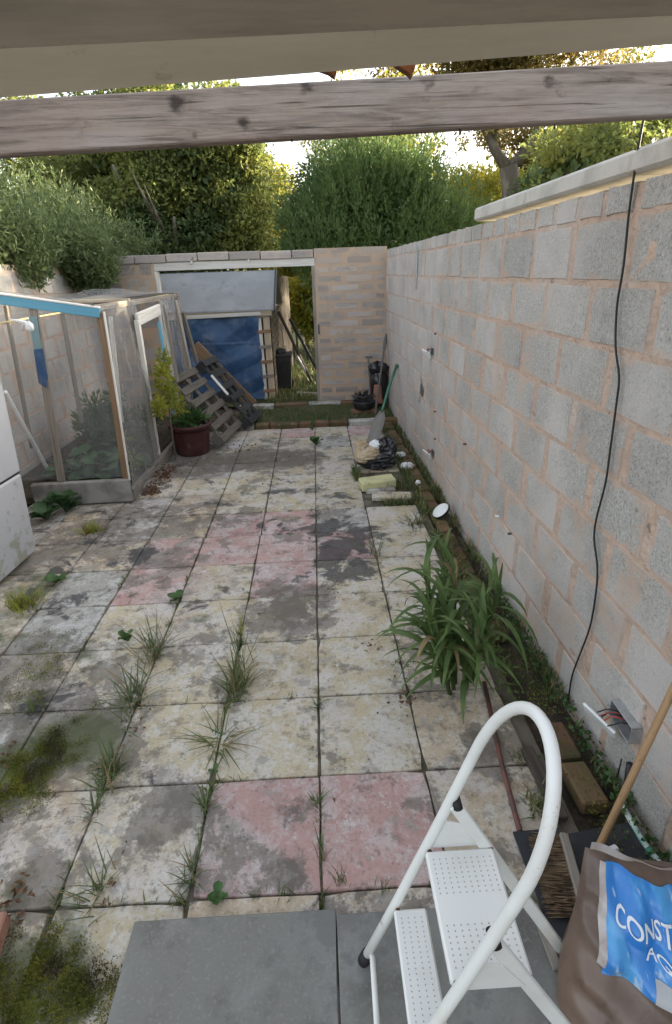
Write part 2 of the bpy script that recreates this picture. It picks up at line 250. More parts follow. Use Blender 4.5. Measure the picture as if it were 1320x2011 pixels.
LF_DEAD = leafm('withered_leaf', (.3, .22, .11), (.2, .15, .08), .3, 6)

# ------------------------------------------------------------------ geometry helpers
def setpar(o, parent):
    if parent is not None:
        o.parent = parent; o.matrix_parent_inverse = WMX[parent.name].inverted()
WMX = {}
def link(name, me, material, parent=None, mw=None, smooth=False):
    o = bpy.data.objects.new(name, me); COL.objects.link(o)
    mw = mw or Matrix.Identity(4); o.matrix_basis = mw; WMX[o.name] = mw.copy()
    if material is not None and not me.materials: me.materials.append(material)
    if smooth: me.shade_smooth()
    setpar(o, parent); return o
def tag(o, label=None, cat=None, group=None, kind=None):
    if label: o['label'] = label
    if cat: o['category'] = cat
    if group: o['group'] = group
    if kind: o['kind'] = kind
    return o
def thing(name, label, cat, loc=(0, 0, 0), rotz=0., group=None):
    o = bpy.data.objects.new(name, None); COL.objects.link(o); o.empty_display_size = .1
    mw = Matrix.Translation(Vector([float(v) for v in loc])) @ Matrix.Rotation(rotz, 4, 'Z'); o.matrix_basis = mw; WMX[o.name] = mw.copy()
    return tag(o, label, cat, group)
def struct(name, loc=(0, 0, 0)):
    o = thing(name, None, None, loc); o['kind'] = 'structure'; return o
def V(*a): return Vector([float(x) for x in (a[0] if len(a) == 1 else a)])
class MB:
    def __init__(s): s.v = []; s.f = []
    def add(s, vs, fs):
        n = len(s.v); s.v += [tuple(float(c) for c in p) for p in vs]; s.f += [tuple(i+n for i in f) for f in fs]; return s
    def box(s, c, d, b=.004, rot=None):
        vs, fs = cbox(*d, b); M_ = (rot.to_matrix() if hasattr(rot, 'to_matrix') else (rot or Matrix.Identity(3)))
        return s.add([M_ @ Vector(p) + V(c) for p in vs], fs)
    def tube(s, pts, r, n=10, cap=True):
        pts = [V(p) for p in pts]; rs = r if isinstance(r, (list, tuple)) else [r]*len(pts)
        vs = []; fs = []; up = Vector((.123, .31, .94)).normalized(); prev = None
        for i, p in enumerate(pts):
            t = (pts[min(i+1, len(pts)-1)] - pts[max(i-1, 0)]).normalized()
            if prev is None:
                a = t.cross(up)
                if a.length < .1: a = t.cross(Vector((1, 0, 0)))
            else: a = prev - t*prev.dot(t)
            a.normalize(); prev = a; b_ = t.cross(a)
            for k in range(n):
                q = 2*math.pi*k/n; vs.append(p + (a*math.cos(q) + b_*math.sin(q))*rs[i])
        for i in range(len(pts)-1):
            for k in range(n):
                fs.append((i*n+k, i*n+(k+1) % n, (i+1)*n+(k+1) % n, (i+1)*n+k))
        if cap: fs.append(tuple(range(n-1, -1, -1))); fs.append(tuple((len(pts)-1)*n+k for k in range(n)))
        return s.add(vs, fs)
    def lathe(s, prof, c=(0, 0, 0), n=28, sq=None):
        vs = []; fs = []
        for (r, z) in prof:
            for k in range(n):
                q = 2*math.pi*k/n; vs.append((c[0]+r*math.cos(q), c[1]+r*math.sin(q), c[2]+z))
        for i in range(len(prof)-1):
            for k in range(n):
                fs.append((i*n+k, i*n+(k+1) % n, (i+1)*n+(k+1) % n, (i+1)*n+k))
        return s.add(vs, fs)
    def prism(s, poly, d):      # poly: 3D points, extruded by vector d
        n = len(poly); p = [V(q) for q in poly]; d = V(d)
        vs = p + [q+d for q in p]
        fs = [tuple(range(n-1, -1, -1)), tuple(range(n, 2*n))] + [(i, (i+1) % n, n+(i+1) % n, n+i) for i in range(n)]
        return s.add(vs, fs)
    def grid(s, fn, nu, nv):
        vs = [fn(i/(nu-1), j/(nv-1)) for j in range(nv) for i in range(nu)]
        fs = [(j*nu+i, j*nu+i+1, (j+1)*nu+i+1, (j+1)*nu+i) for j in range(nv-1) for i in range(nu-1)]
        return s.add(vs, fs)
    def mesh(s, name):
        me = bpy.data.meshes.new(name); me.from_pydata(s.v, [], s.f); me.update(); return me
    def build(s, name, material, parent=None, smooth=False, mw=None):
        return link(name, s.mesh(name), material, parent, mw, smooth)
def cbox(sx, sy, sz, b=.004):
    b = min(b, sx*.4, sy*.4, sz*.4); h = (sx/2, sy/2, sz/2); vs = []; idx = {}
    for ax in range(3):
        for a in (-1, 1):
            for q in (-1, 1):
                for r in (-1, 1):
                    sg = [0, 0, 0]; o1, o2 = [i for i in range(3) if i != ax]
                    sg[ax], sg[o1], sg[o2] = a, q, r
                    p = [sg[i]*(h[i] if i == ax else h[i]-b) for i in range(3)]
                    idx[(ax, tuple(sg))] = len(vs); vs.append(tuple(p))
    fs = []
    def quad(ids):
        P = [Vector(vs[i]) for i in ids]; c = sum(P, Vector())/len(P); nrm = c.normalized()
        # order round the centre
        t = (P[0]-c).normalized(); bt = nrm.cross(t)
        ids = sorted(ids, key=lambda i: math.atan2((Vector(vs[i])-c).dot(bt), (Vector(vs[i])-c).dot(t))); fs.append(tuple(ids))
    S2 = (-1, 1)
    for ax in range(3):
        for a in S2: quad([i for (x, sg), i in idx.items() if x == ax and sg[ax] == a])
    for ax in range(3):
        o1, o2 = [i for i in range(3) if i != ax]
        for a in S2:
            for q in S2:
                quad([i for (x, sg), i in idx.items() if x in (o1, o2) and sg[o1] == a and sg[o2] == q])
    for a in S2:
        for q in S2:
            for r in S2: quad([i for (x, sg), i in idx.items() if sg == (a, q, r)])
    return vs, fs
def box(name, c, d, material, parent=None, b=.004, rot=None):
    mw = Matrix.Translation(V(c)) @ (rot.to_matrix().to_4x4() if rot is not None else Matrix.Identity(4))
    vs, fs = cbox(*d, b); return link(name, MB().add(vs, fs).mesh(name), material, parent, mw)
def plank(name, p0, p1, w, t, material, parent=None, side=(1, 0, 0), b=.004, jit=.0):
    """a bar of section w x t from p0 to p1, its local z along the length, its width along `side`"""
    p0, p1 = V(p0), V(p1); z = (p1-p0); L = z.length; z.normalize(); x = V(side); x = (x - z*x.dot(z)).normalized(); y = z.cross(x)
    R_ = Matrix((x, y, z)).transposed().to_4x4(); mw = Matrix.Translation((p0+p1)/2) @ R_
    vs, fs = cbox(w, t, L, b)
    if jit: vs = [(a+random.uniform(-jit, jit), c+random.uniform(-jit, jit), d+random.uniform(-jit, jit)) for a, c, d in vs]
    return link(name, MB().add(vs, fs).mesh(name), material, parent, mw)
def quads_mesh(name, P, mats=None, smooth=False):
    """P: (N,k,3) polygons with k corners each"""
    n, k = P.shape[:2]; me = bpy.data.meshes.new(name)
    me.vertices.add(n*k); me.vertices.foreach_set('co', P.reshape(-1).astype(np.float32))
    me.loops.add(n*k); me.loops.foreach_set('vertex_index', np.arange(n*k, dtype=np.int32))
    me.polygons.add(n); me.polygons.foreach_set('loop_start', np.arange(n, dtype=np.int32)*k)
    me.update(calc_edges=True); me.validate(); return me
def unit(a): return a/np.maximum(np.linalg.norm(a, axis=-1, keepdims=True), 1e-9)
def leaves(cent, axis, L, W, fold=.25):
    """one folded four-cornered leaf per centre"""
    n = len(cent); ax = unit(axis); side = unit(np.cross(ax, RNG.normal(size=(n, 3)))); nr = np.cross(ax, side)
    L = np.asarray(L).reshape(-1, 1); W = np.asarray(W).reshape(-1, 1)
    return np.stack([cent, cent+ax*L*.45+side*W*.5+nr*W*fold, cent+ax*L, cent+ax*L*.45-side*W*.5+nr*W*fold], 1)
def crown_pts(clumps, density_pow=.5):
    P = []; D = []
    for (c, r, n) in clumps:
        d = unit(RNG.normal(size=(n, 3))); q = RNG.random((n, 1))**density_pow
        p = np.array(c)+d*q*np.array(r); P.append(p); D.append(d)
    return np.concatenate(P), np.concatenate(D)
def clumps_in(c, r, k, cr, n, shell=.45):
    out = []
    for _ in range(k):
        d = unit(RNG.normal(size=3)); q = shell+(1-shell)*RNG.random()
        s = cr*(.6+.8*RNG.random()); out.append((np.array(c)+d*q*np.array(r), (s, s, s*.75), int(n*(s/cr)**2)))
    return out
def blades(base, az, L, W, lean, curl, seg=4, tipw=.08):
    """strips that rise and arch over: base (N,3), az angle, lean (0 = upright) and curl in radians"""
    n = len(base); base = np.asarray(base, float); out = np.stack([np.cos(az), np.sin(az), np.zeros(n)], 1); side = np.stack([-np.sin(az), np.cos(az), np.zeros(n)], 1)
    P = [base]; ang = np.array(lean, float)*np.ones(n); st = np.asarray(L)*np.ones(n)/seg
    for i in range(seg):
        a = ang + np.asarray(curl)*(i/seg)
        P.append(P[-1] + out*(np.sin(a)*st)[:, None] + np.array([0, 0, 1.])*(np.cos(a)*st)[:, None])
    wd = [np.asarray(W)*np.ones(n)*(x if x else 1) for x in ([.75]+[1-(i/seg)**2.2*(1-tipw) for i in range(1, seg+1)])]
    Q = []
    for i in range(seg):
        a, b_ = wd[i][:, None]*side/2, wd[i+1][:, None]*side/2
        Q.append(np.stack([P[i]-a, P[i]+a, P[i+1]+b_, P[i+1]-b_], 1))
    return np.concatenate(Q)
def U(a, b, n): return RNG.uniform(a, b, n)

# ------------------------------------------------------------------ ground
def sheet(name, x0, x1, y0, y1, z, material, n=2, amp=0., hole=None):
    mb = MB(); mb.grid(lambda u, v: (x0+(x1-x0)*u, y0+(y1-y0)*v, z+(random.uniform(-amp, amp) if 0 < u < 1 and 0 < v < 1 else 0)), n, n)
    return tag(mb.build(name, material, smooth=True), kind='structure')
sheet('ground', -400, 400, -400, 400, -.075, SOIL)
sheet('lawn', -30, 30, 7.62, 60, -.03, LAWN, 40, .03)

# ------------------------------------------------------------------ patio: one slab at a time
sheet('paving_bed', -2.72, .97, -1.3, 6.1, -.016, BED, 30, .003)
patio = struct('patio')
SX, SY = .45, .4635
def slab_variants(mt, k):
    out = []
    for i in range(k):
        n = 5; pts = []
        hx, hy = SX/2-.0022, SY/2-.0022
        loop = [(-hx+2*hx*j/n, -hy) for j in range(n)]+[(hx, -hy+2*hy*j/n) for j in range(n)]+[(hx-2*hx*j/n, hy) for j in range(n)]+[(-hx, hy-2*hy*j/n) for j in range(n)]
        for (x, y) in loop:
            corner = abs(abs(x)-hx) < 1e-6 and abs(abs(y)-hy) < 1e-6
            sh = random.uniform(0, .014) if corner else random.uniform(-.002, .004)
            pts.append((x-math.copysign(sh, x)*(abs(x) >= hx-1e-6), y-math.copysign(sh, y)*(abs(y) >= hy-1e-6)))
        N_ = len(pts); vs = [(x*.99, y*.99, 0) for x, y in pts]+[(x, y, -.006) for x, y in pts]+[(x, y, -.045) for x, y in pts]
        fs = [tuple(range(N_))]+[(r*N_+(j+1) % N_, r*N_+j, (r+1)*N_+j, (r+1)*N_+(j+1) % N_) for r in (0, 1) for j in range(N_)]
        me = MB().add(vs, fs).mesh('slab'); me.materials.append(mt); out.append(me)
    return out
SV = {k: slab_variants(mt, 4) for k, mt in dict(c=SL_CREAM, p=SL_PINK, g=SL_GREY, b=SL_BUFF).items()}
#        column -6 .. 1 for every row from the near edge of the paving
ROWS = {-2: 'ggbgbbgg', -1: 'ggbbcbbb', 0: 'gggbcppb', 1: 'gggbcccb', 2: 'ggbccccb', 3: 'gbgcccc' 'c', 4: 'gbgpcpcc', 5: 'gbbppppc', 6: 'gbgpcpgc', 7: 'gbggpp ' 'x',
        8: 'ggbccccx', 9: 'ggbgcccc', 10: 'gggbbbcg', 11: 'ggggccgc', 12: 'gggcbpcp'}
ROWS[6] = 'gbgbppgc'; ROWS[7] = 'gbgbcccx'; ROWS[5] = 'gbbppppc'
for r, row in ROWS.items():
    for i, k in enumerate(row):
        c = i-6
        if k == 'x' or (c < -4 and r >= 8): continue
        o = link('slab', random.choice(SV[k]), None, patio, Matrix.Translation((c*SX+SX/2+random.uniform(-.002, .002), r*SY+SY/2+random.uniform(-.002, .002), random.uniform(-.004, .002))) @ Euler((random.uniform(-.011, .011), random.uniform(-.011, .011), random.choice((0, math.pi))+random.uniform(-.004, .004))).to_matrix().to_4x4())
# two big grey porcelain slabs laid on top at the door
for (x0, x1, y1, lab) in ((-.607, .047, -.068, None), (.053, .70, -.085, None)):
    y0 = -.95
    box('porcelain_slab', ((x0+x1)/2, (y0+y1)/2, .012), (x1-x0, y1-y0, .024), SLATE, patio, .003)

# ------------------------------------------------------------------ block walls
def block_variants(w_, h_, t_, jit, k, material):
    out = []
    for i in range(k):
        n = 3; hx, hz = w_/2, h_/2
        loop = [(-hx+2*hx*j/n, -hz) for j in range(n)]+[(hx, -hz+2*hz*j/n) for j in range(n)]+[(hx-2*hx*j/n, hz) for j in range(n)]+[(-hx, hz-2*hz*j/n) for j in range(n)]
        sx, sz = random.uniform(.0, jit*1.6), random.uniform(0, jit*.7)
        pts = []
        for (x, z) in loop:
            x2 = x*(1-sx/hx); z2 = z*(1-sz/hz)
            pts.append((x2+random.uniform(-jit, jit)*.5, z2+random.uniform(-jit, jit)*.35))
        N_ = len(pts); vs = [(x*.975, 0, z*.965) for x, z in pts]+[(x, .009, z) for x, z in pts]+[(x, t_, z) for x, z in pts]
        fs = [tuple(range(N_))]+[(q*N_+(j+1) % N_, q*N_+j, (q+1)*N_+j, (q+1)*N_+(j+1) % N_) for q in (0, 1) for j in range(N_)]
        me = MB().add(vs, fs).mesh('block'); me.materials.append(material); out.append(me)
    return out
def lay_wall(root, org, rz, u0, u1, courses, bl, mort, variants, halfv=None, proud=.005, skip=None, off=.0):
    """courses: list of (z0, z1). Local x along the wall, -y its face."""
    base = Matrix.Translation(V(org)) @ Matrix.Rotation(rz, 4, 'Z')
    for ci, (z0, z1, vs) in enumerate(courses):
        L = bl if vs is not halfv else bl*.5
        x = u0 - (.5*L if ci % 2 else 0) - off
        while x < u1:
            a, b_ = max(x, u0), min(x+L, u1)
            if b_-a > .07 and not (skip and skip((a+b_)/2, (z0+z1)/2)):
                me = random.choice(vs); sx = (b_-a-mort)/(L-mort)*random.choice((random.uniform(.89, .95), random.uniform(.97, 1.0), random.uniform(.97, 1.0)))
                mw = base @ Matrix.Translation(((a+b_)/2, -proud+random.uniform(-.003, .002), (z0+z1)/2)) @ Euler((random.uniform(-.006, .006), random.uniform(-.01, .01), random.uniform(-.006, .006))).to_matrix().to_4x4() @ Matrix.Diagonal((sx, 1, 1, 1))
                link('block', me, None, root, mw)
            x += L
RZ = -math.pi/2 + .0126
rw = thing('block_wall', 'long grey concrete block wall with pink mortar along the right side of the yard', 'wall', (wallx(7.3), 7.3, 0), RZ)
full = block_variants(.43, .222, .03, .009, 16, BLOCK); half = block_variants(.20, .097, .03, .009, 8, BLOCK)
cs = []; z = 2.085
for i in range(10): cs.append((z-.235, z, full)); z -= .235
cs.append((2.085, 2.19, half))
lay_wall(rw, (wallx(7.3), 7.3, 0), RZ, .0, 9.0, cs, .452, .022, full, half)
mb = MB(); n1 = 90
mb.grid(lambda u, v: (9.0*u, random.uniform(-.0035, .002), -.1+2.275*v), 220, 60)
W_M = Matrix.Translation((wallx(7.3), 7.3, 0)) @ Matrix.Rotation(RZ, 4, 'Z')
mb.build('mortar', MORTAR, rw, True, W_M)
MB().box((4.5, .115, 1.03), (9.0, .2, 2.27), .01).build('wall_core', CONC, rw, False, W_M)
# pale concrete coping on the near half of the wall
cl = [0, .92, 1.9, 2.9, 3.9, 4.62]
for a, b_ in zip(cl[:-1], cl[1:]):
    mb = MB().box((4.38+(a+b_)/2, .085, 2.243+random.uniform(-.002, .003)), (b_-a-.006, .225, random.uniform(.072, .082)), .012)
    mb.build('coping', CONC, rw, False, W_M)
# mended half blocks and metal strap, parts of this wall
mb = MB().box((2.32, -.012, 1.94), (.05, .014, .44), .003); mb.build('metal_strap', GALV, rw, False, W_M)

YB = 7.3
bw = thing('end_wall', 'far wall across the end of the yard with smeared orange mortar and a wide doorway', 'wall', (0, YB, 0))
flat = block_variants(.40, .085, .03, .015, 10, FLATBLK)
cs = []; z = .06
while z < 2.2: cs.append((z, z+.122, flat)); z += .122
lay_wall(bw, (0, YB, 0), 0, .10, 1.14, cs, .43, .05, flat, proud=.002)
cs2 = []; z = .06
while z < 2.05: cs2.append((z, z+.235, None)); z += .235
full2 = block_variants(.41, .2, .03, .012, 6, FLATBLK)
cs2 = [(a, b_, full2) for a, b_, _ in cs2]
lay_wall(bw, (0, YB, 0), 0, -3.3, -2.17, cs2, .45, .04, full2, proud=.002)
mb = MB(); mb.grid(lambda u, v: (.095+1.05*u, YB+random.uniform(-.002, .002), -.1+2.33*v), 14, 26); mb.build('mortar', FLATMOR, bw, True)
mb = MB(); mb.grid(lambda u, v: (-3.4+1.235*u, YB+random.uniform(-.002, .002), -.1+2.2*v), 14, 22); mb.build('mortar', FLATMOR, bw, True)
MB().box((.62, YB+.11, 1.065), (1.05, .2, 2.33), .006).build('wall_core', FLATMOR, bw)
MB().box((-2.785, YB+.11, 1.0), (1.23, .2, 2.2), .006).build('wall_core', FLATMOR, bw)
x = -3.3
while x < .05:
    L = min(.44, .09-x); box('coping_block', (x+L/2, YB+.09, 2.17+.006*math.sin(x*3)), (L-.012, .22, .105), WD_GREY if False else FLATBLK, bw, .008); x += .44
lint = plank('lintel', (-2.2, YB+.06, 2.062), (.1, YB+.06, 2.062), .11, .105, WD_WHITE, bw, (0, 1, 0))
plank('door_jamb', (.075, YB+.05, .03), (.075, YB+.05, 2.01), .05, .1, WD_GREY, bw); box('latch', (.118, YB-.012, 1.15), (.02, .02, .14), DARKBOX, bw)
plank('door_jamb', (-2.15, YB+.05, .03), (-2.15, YB+.05, 2.005), .05, .1, WD_WHITE, bw)
box('wall_tie', (-1.62, YB-.005, 2.13), (.03, .03, .1), WD_WHITE, bw, rot=Euler((0, .5, 0)))
box('wall_tie', (-.83, YB-.004, 2.13), (.025, .02, .09), WD_WHITE, bw)
for i, (x0, x1) in enumerate(((-1.15, -.62), (-.61, -.1), (-.09, .42), (.43, .95))):   # worn kerb under the doorway
    box('kerb_stone', ((x0+x1)/2, 7.15, .03), (x1-x0, .16, .13), BRICK if i % 2 else SL_GREY, bw, .012, Euler((0, random.uniform(-.02, .02), random.uniform(-.03, .03))))

LX = -3.1
lw = thing('block_wall', 'left boundary block wall seen through the netting of the plant cage', 'wall', (LX, 2.0, 0), math.pi/2)
full3 = block_variants(.43, .222, .03, .009, 8, BLOCK)
cs = []; z = -.1
while z < 2.0: cs.append((z, min(z+.235, 2.06), full3)); z += .235
lay_wall(lw, (LX, 2.0, 0), math.pi/2, 0, 5.3, cs[:-0 or None], .452, .035, full3)
W_L = Matrix.Translation((LX, 2.0, 0)) @ Matrix.Rotation(math.pi/2, 4, 'Z')
mb = MB(); mb.grid(lambda u, v: (5.3*u, random.uniform(-.002, .003), -.1+2.2*v), 50, 22); mb.build('mortar', MORTAR, lw, True, W_L)
MB().box((2.65, .115, 1.0), (5.3, .2, 2.2), .01).build('wall_core', MORTAR, lw, False, W_L)

# ------------------------------------------------------------------ overhead timber
bA = Vector((-1.75, .64, 2.222)); bB = Vector((1.32, .60, 2.292))
beam = thing('pergola_beam', 'weathered grey timber beam spanning the yard overhead with knots', 'beam', bA)
plank('timber', bA+Vector((0, 0, .06)), bB+Vector((0, 0, .06)), .12, .05, WD_BEAM, beam, (0, 0, 1), .004)
plank('post', (-1.72, .64, -.06), (-1.72, .64, 2.19), .09, .09, WD_GREY, beam)
for px in (572, 700, 786, 905, 1093):
    p = YP(px, 268-(px-660)*.05, .6); box('splinter', (p[0], .605+random.uniform(-.01, .01), p[2]-.002), (.004, .006, random.uniform(.006, .016)), WD_DARK, beam, .001)
hd = thing('door_head', 'brown door head overhead, room shade painted into its colour, with a cream soffit board beneath it', 'door head', (0, -.6, 2.1))
L0, L1 = YP(0, 95, -.61), YP(1320, 30, -.61); F0, F1 = YP(0, 180, -.5), YP(1320, 68, -.5)
def ext(a, b_, X): return V(a)+(V(b_)-V(a))*((X-a[0])/(b_[0]-a[0]))
nl, nr, fl, fr = ext(L0, L1, -1.2), ext(L0, L1, 1.18), ext(F0, F1, -1.2), ext(F0, F1, 1.18)
MB().prism([nl+Vector((0, .0005, 0)), nr+Vector((0, .0005, 0)), fr, fl], (0, 0, .003)).build('soffit_board', HEAD_LT, hd)
up = Vector((0, 0, .19))
zz = lambda p, dy, dz: p+Vector((0, dy, dz))
MB().add([nl, nr, zz(nr, -.004, .19), zz(nl, -.004, .19), zz(nl, .04, .0045), zz(nr, .04, .0045), zz(nr, .04, .19), zz(nl, .04, .19)], [(0, 1, 2, 3), (1, 0, 4, 5), (5, 4, 7, 6), (3, 2, 6, 7), (0, 3, 7, 4), (2, 1, 5, 6)]).build('head_board', HEAD_DK, hd)
for (px, py) in ((306, 124), (595, 97)):
    p = YP(px, py, -.56); MB().lathe([(0, -.003), (.004, -.002), (.004, .003)], p, 8).build('screw_hole', HEAD_DK, hd)
for X in (-1.16,): plank('side_post', (X, -.57, -.06), (X, -.57, 2.07), .09, .09, HEAD_DK, hd)
for i, (px, w_) in enumerate(((622, .032), (790, .02))):
    p = YP(px, 113, -.47); r = w_
    poly = [(p[0]-r, -.47, p[2]+.03), (p[0]+r*1.05, -.47, p[2]+.032), (p[0]+r*.95, -.47, p[2]+.004), (p[0]+r*.55, -.47, p[2]-.016), (p[0]+r*.35, -.47, p[2]-.012), (p[0]-r*.25, -.47, p[2]-.006), (p[0]-r*.8, -.47, p[2]+.004)]
    tag(MB().prism(poly, (0, .012, 0)).build('rusty_bracket', RUST), ('wider rusty brown bracket end hanging behind the door head' if i == 0 else 'narrower rusty brown bracket end hanging behind the door head at right'), 'bracket')

# ------------------------------------------------------------------ right-hand edging, bricks, pipe
eb = struct('edging')
y = -.2
while y < 6.9:
    L = .215; X = wallx(y)-.165 + (.0 if y < 3 else .02)
    if random.random() < .86:
        box('brick', (X+random.uniform(-.006, .006), y+L/2, -.014+random.uniform(-.018, .012)), (random.uniform(.09, .11), L-random.uniform(.008, .03), .07), BRICK, eb, .009, Euler((random.uniform(-.03, .03), random.uniform(-.05, .05), random.uniform(-.04, .04))))
    y += .22
t = thing('rusty_pipe', 'thin rusty brown pipe lying along the slabs beside the maize plant', 'pipe', G(985, 1500))
MB().tube([G(952, 1340, .012), G(985, 1495, .012), G(1022, 1632, .012)], .011, 8).build('pipe', COPPER, t, True)
tag(plank('dark_batten', G(1035, 1470, .02), G(1105, 1610, .02), .05, .03, WD_DARK, None, (1, 0, 0)), 'dark rotten batten lying between the slabs and the mossy bricks', 'batten')

# ------------------------------------------------------------------ step ladder
ld = thing('step_ladder', 'white tubular two-step ladder with a looped handrail and perforated treads', 'ladder', (.3, -.39, .024))
yf, yn = -.221, -.541
def railx(z): return .1196+.3555*z-.0281*z*z
def rail(y, z): return Vector((railx(z), y, z))
pts = [rail(yf, .03)]+[rail(yf, z) for z in (.3, .6, .8)]
hz = .868; rise = .241
R_ = (yf-yn)/2; yc = (yf+yn)/2
for k in range(0, 25):
    a = math.pi*k/24; pts.append(Vector((railx(hz+rise*math.sin(a)), yc+R_*math.cos(a), hz+rise*math.sin(a))))
pts += [rail(yn, z) for z in (.8, .6, .3, .03)]
fr = MB().tube(pts, .0135, 14).build('frame', WHITE_P, ld, True)
for y in (yf, yn): MB().tube([rail(y, .024), rail(y, .06)], .0185, 12).build('foot', RUBBER, ld, True)
MB().tube([rail(yf, .075)+Vector((.0, .012, 0)), rail(yf, .075)+Vector((.008, -.02, 0)), rail(yn, .075)], .0085, 10).build('cross_bar', WHITE_P, ld, True)
def tread(z, x0, x1, ribs):
    t = box('tread', ((x0+x1)/2, yc, z), (x1-x0, yf-yn-.034, .022), WHITE_P, ld, .005)
    mb = MB(); nx = int((x1-x0)/.016)
    for i in range(1, nx):
        for j in range(1, 22):
            if abs(j-11) < 3 and ribs: continue
            X, Y = x0+(x1-x0)*i/nx, yn+.03+(yf-yn-.06)*j/22; mb.lathe([(.0, .0006), (.0019, .0006), (.0021, -.004)], (X, Y, z+.0112), 5)
    tag(mb.build('perforation', tread_m, t), kind='stuff')
    return t
tread_m = mat('hole_grime', (.4, .35, .29), rough=.9, bump=0)
tread(.53, railx(.53)-.006, railx(.53)+.172, True); tread(.29, railx(.29)-.006, railx(.29)+.085, False)
for y, s in ((yf, -1), (yn, 1)):
    if False: MB().tube([Vector((railx(.29)+.08, y+s*.02, .285)), Vector((railx(.29)+.30, y+s*.02, .283))], .008, 8).build('stay', WHITE_P, ld, True)
    a, b_ = rail(y, .70)+Vector((.01, s*.012, 0)), Vector((.735, y+s*.012, .026))
    plank('rear_leg', a, b_, .034, .012, WHITE_P, ld, (1, 0, 0), .003)
    MB().tube([a+Vector((.004, -s*.02, .006)), a+Vector((.004, s*.014, .006))], .012, 10).build('pivot_cap', RUBBER, ld, True)
    MB().prism([Vector((railx(.6)+.012, y+s*.004, .64)), Vector((railx(.6)+.07, y+s*.004, .62)), Vector((railx(.53)+.15, y+s*.004, .535)), Vector((railx(.53)+.01, y+s*.004, .535))], (0, s*.003, 0)).build('side_plate', WHITE_P, ld)
    for (zz, dx) in ((.53, .0), (.29, 0.), (.53, .16)):
        MB().lathe([(0, .004), (.006, .003), (.007, 0)], (0, 0, 0), 8).build('bolt', RUST, ld, False, Matrix.Translation((railx(zz)+dx+.006, y+s*.018, zz+.006)))

# ------------------------------------------------------------------ bag of aggregate
bc = Vector((.935, -.41, 0)); BW, BH, BD = .275, .375, .2
def bagf(u, v):
    """front skin of the bag: u across, v up; it leans back on the wall side"""
    a = u*2-1; tt = v*2-1
    pr = max(0., 1-abs(a)**2.6)**.5 * (max(0., 1-abs(tt)**3.2)**.55*.9+.1*(1-v))
    rg = lambda q: 1-abs((q % 1.)-.5)*4
    wv = .004*rg(2.3*u+3.1*v)+.003*rg(3.7*u-2.2*v+.3)+.003*rg(5.3*v+1.1*u)+.004*rg(6.5*u+2*v)*v+.010*math.sin(9*u+4*v)+.010*math.sin(17*u-11*v)+.006*math.sin(31*v+8*u)+.007*math.sin(40*u+3*v)*v
    wd = BW*(1-.24*v**1.5+.02*math.sin(7*v)); d = BD*pr*(1.05-.5*v)+wv*min(1, pr*2)
    x = a*wd; z = BH*v*(1-.1*a*v); y = -d + .2*v
    q = Vector((x, y, z)); 
    return bc + Matrix.Rotation(rad(-12), 3, 'Z') @ q
def bagb(u, v):
    a = u*2-1; tt = v*2-1
    pr = max(0., 1-abs(a)**2.6)**.5 * (max(0., 1-abs(tt)**3.2)**.55*.9+.1*(1-v))
    wd = BW*(1-.24*v**1.5+.02*math.sin(7*v)); d = BD*.7*pr*(1-.5*v)+.01*math.sin(13*u+7*v)*min(1, pr*2)
    return bc + Matrix.Rotation(rad(-12), 3, 'Z') @ Vector((a*wd, d+.2*v, BH*v*(1-.1*a*v)))
bag = thing('aggregate_bag', 'clear plastic bag of brown aggregate with a blue printed panel, standing by the wall', 'bag', (bc.x, bc.y, .024))
bag_b = MB().grid(bagf, 80, 80).grid(lambda u, v: bagb(1-u, v), 46, 46).build('sack', SAND, bag, True)
def bagn(u, v):
    e = .004; a = bagf(min(u+e, 1), v)-bagf(max(u-e, 0), v); b_ = bagf(u, min(v+e, 1))-bagf(u, max(v-e, 0)); return a.cross(b_).normalized()
def on_bag(u, v, off): return bagf(u, v)+bagn(u, v)*off
LU0, LU1, LV0, LV1 = .12, .985, .52, .99
def lab(s, t_): # label coordinates 0..1 to bag
    return LU0+(LU1-LU0)*s - .10*(1-s)*(1-t_)*0, LV0+(LV1-LV0)*t_
def labp(s, t_, off):
    # upper left corner runs to a point, lower left is square
    u, v = lab(s, t_); return on_bag(min(u, .985), min(v, .985), off)
MB().grid(lambda s, t_: labp(s, t_*(1-.10*s), .003), 80, 50).build('printed_panel', BLUEPR, bag, True)
MB().grid(lambda s, t_: labp(.28+.7*s, .0+.19*t_, .0046), 24, 8).build('grey_strip', GREYPR, bag, True)
MB().grid(lambda s, t_: on_bag(LU0-.034+.034*s+.01*(1-t_), .56+.42*t_, .0034), 5, 26).build('film_edge', FILM, bag, True)
MB().grid(lambda s, t_: on_bag(.02+.9*s, .955+.05*t_*(1-.3*s), .004+.006*math.sin(20*s)*t_) if False else bagf(.03+.94*s, .999)+Vector((0, .004*math.sin(23*s), -.004+ (.022+.014*math.sin(9*s+1))*t_)), 30, 4).build('folded_top', FILM, bag, True)
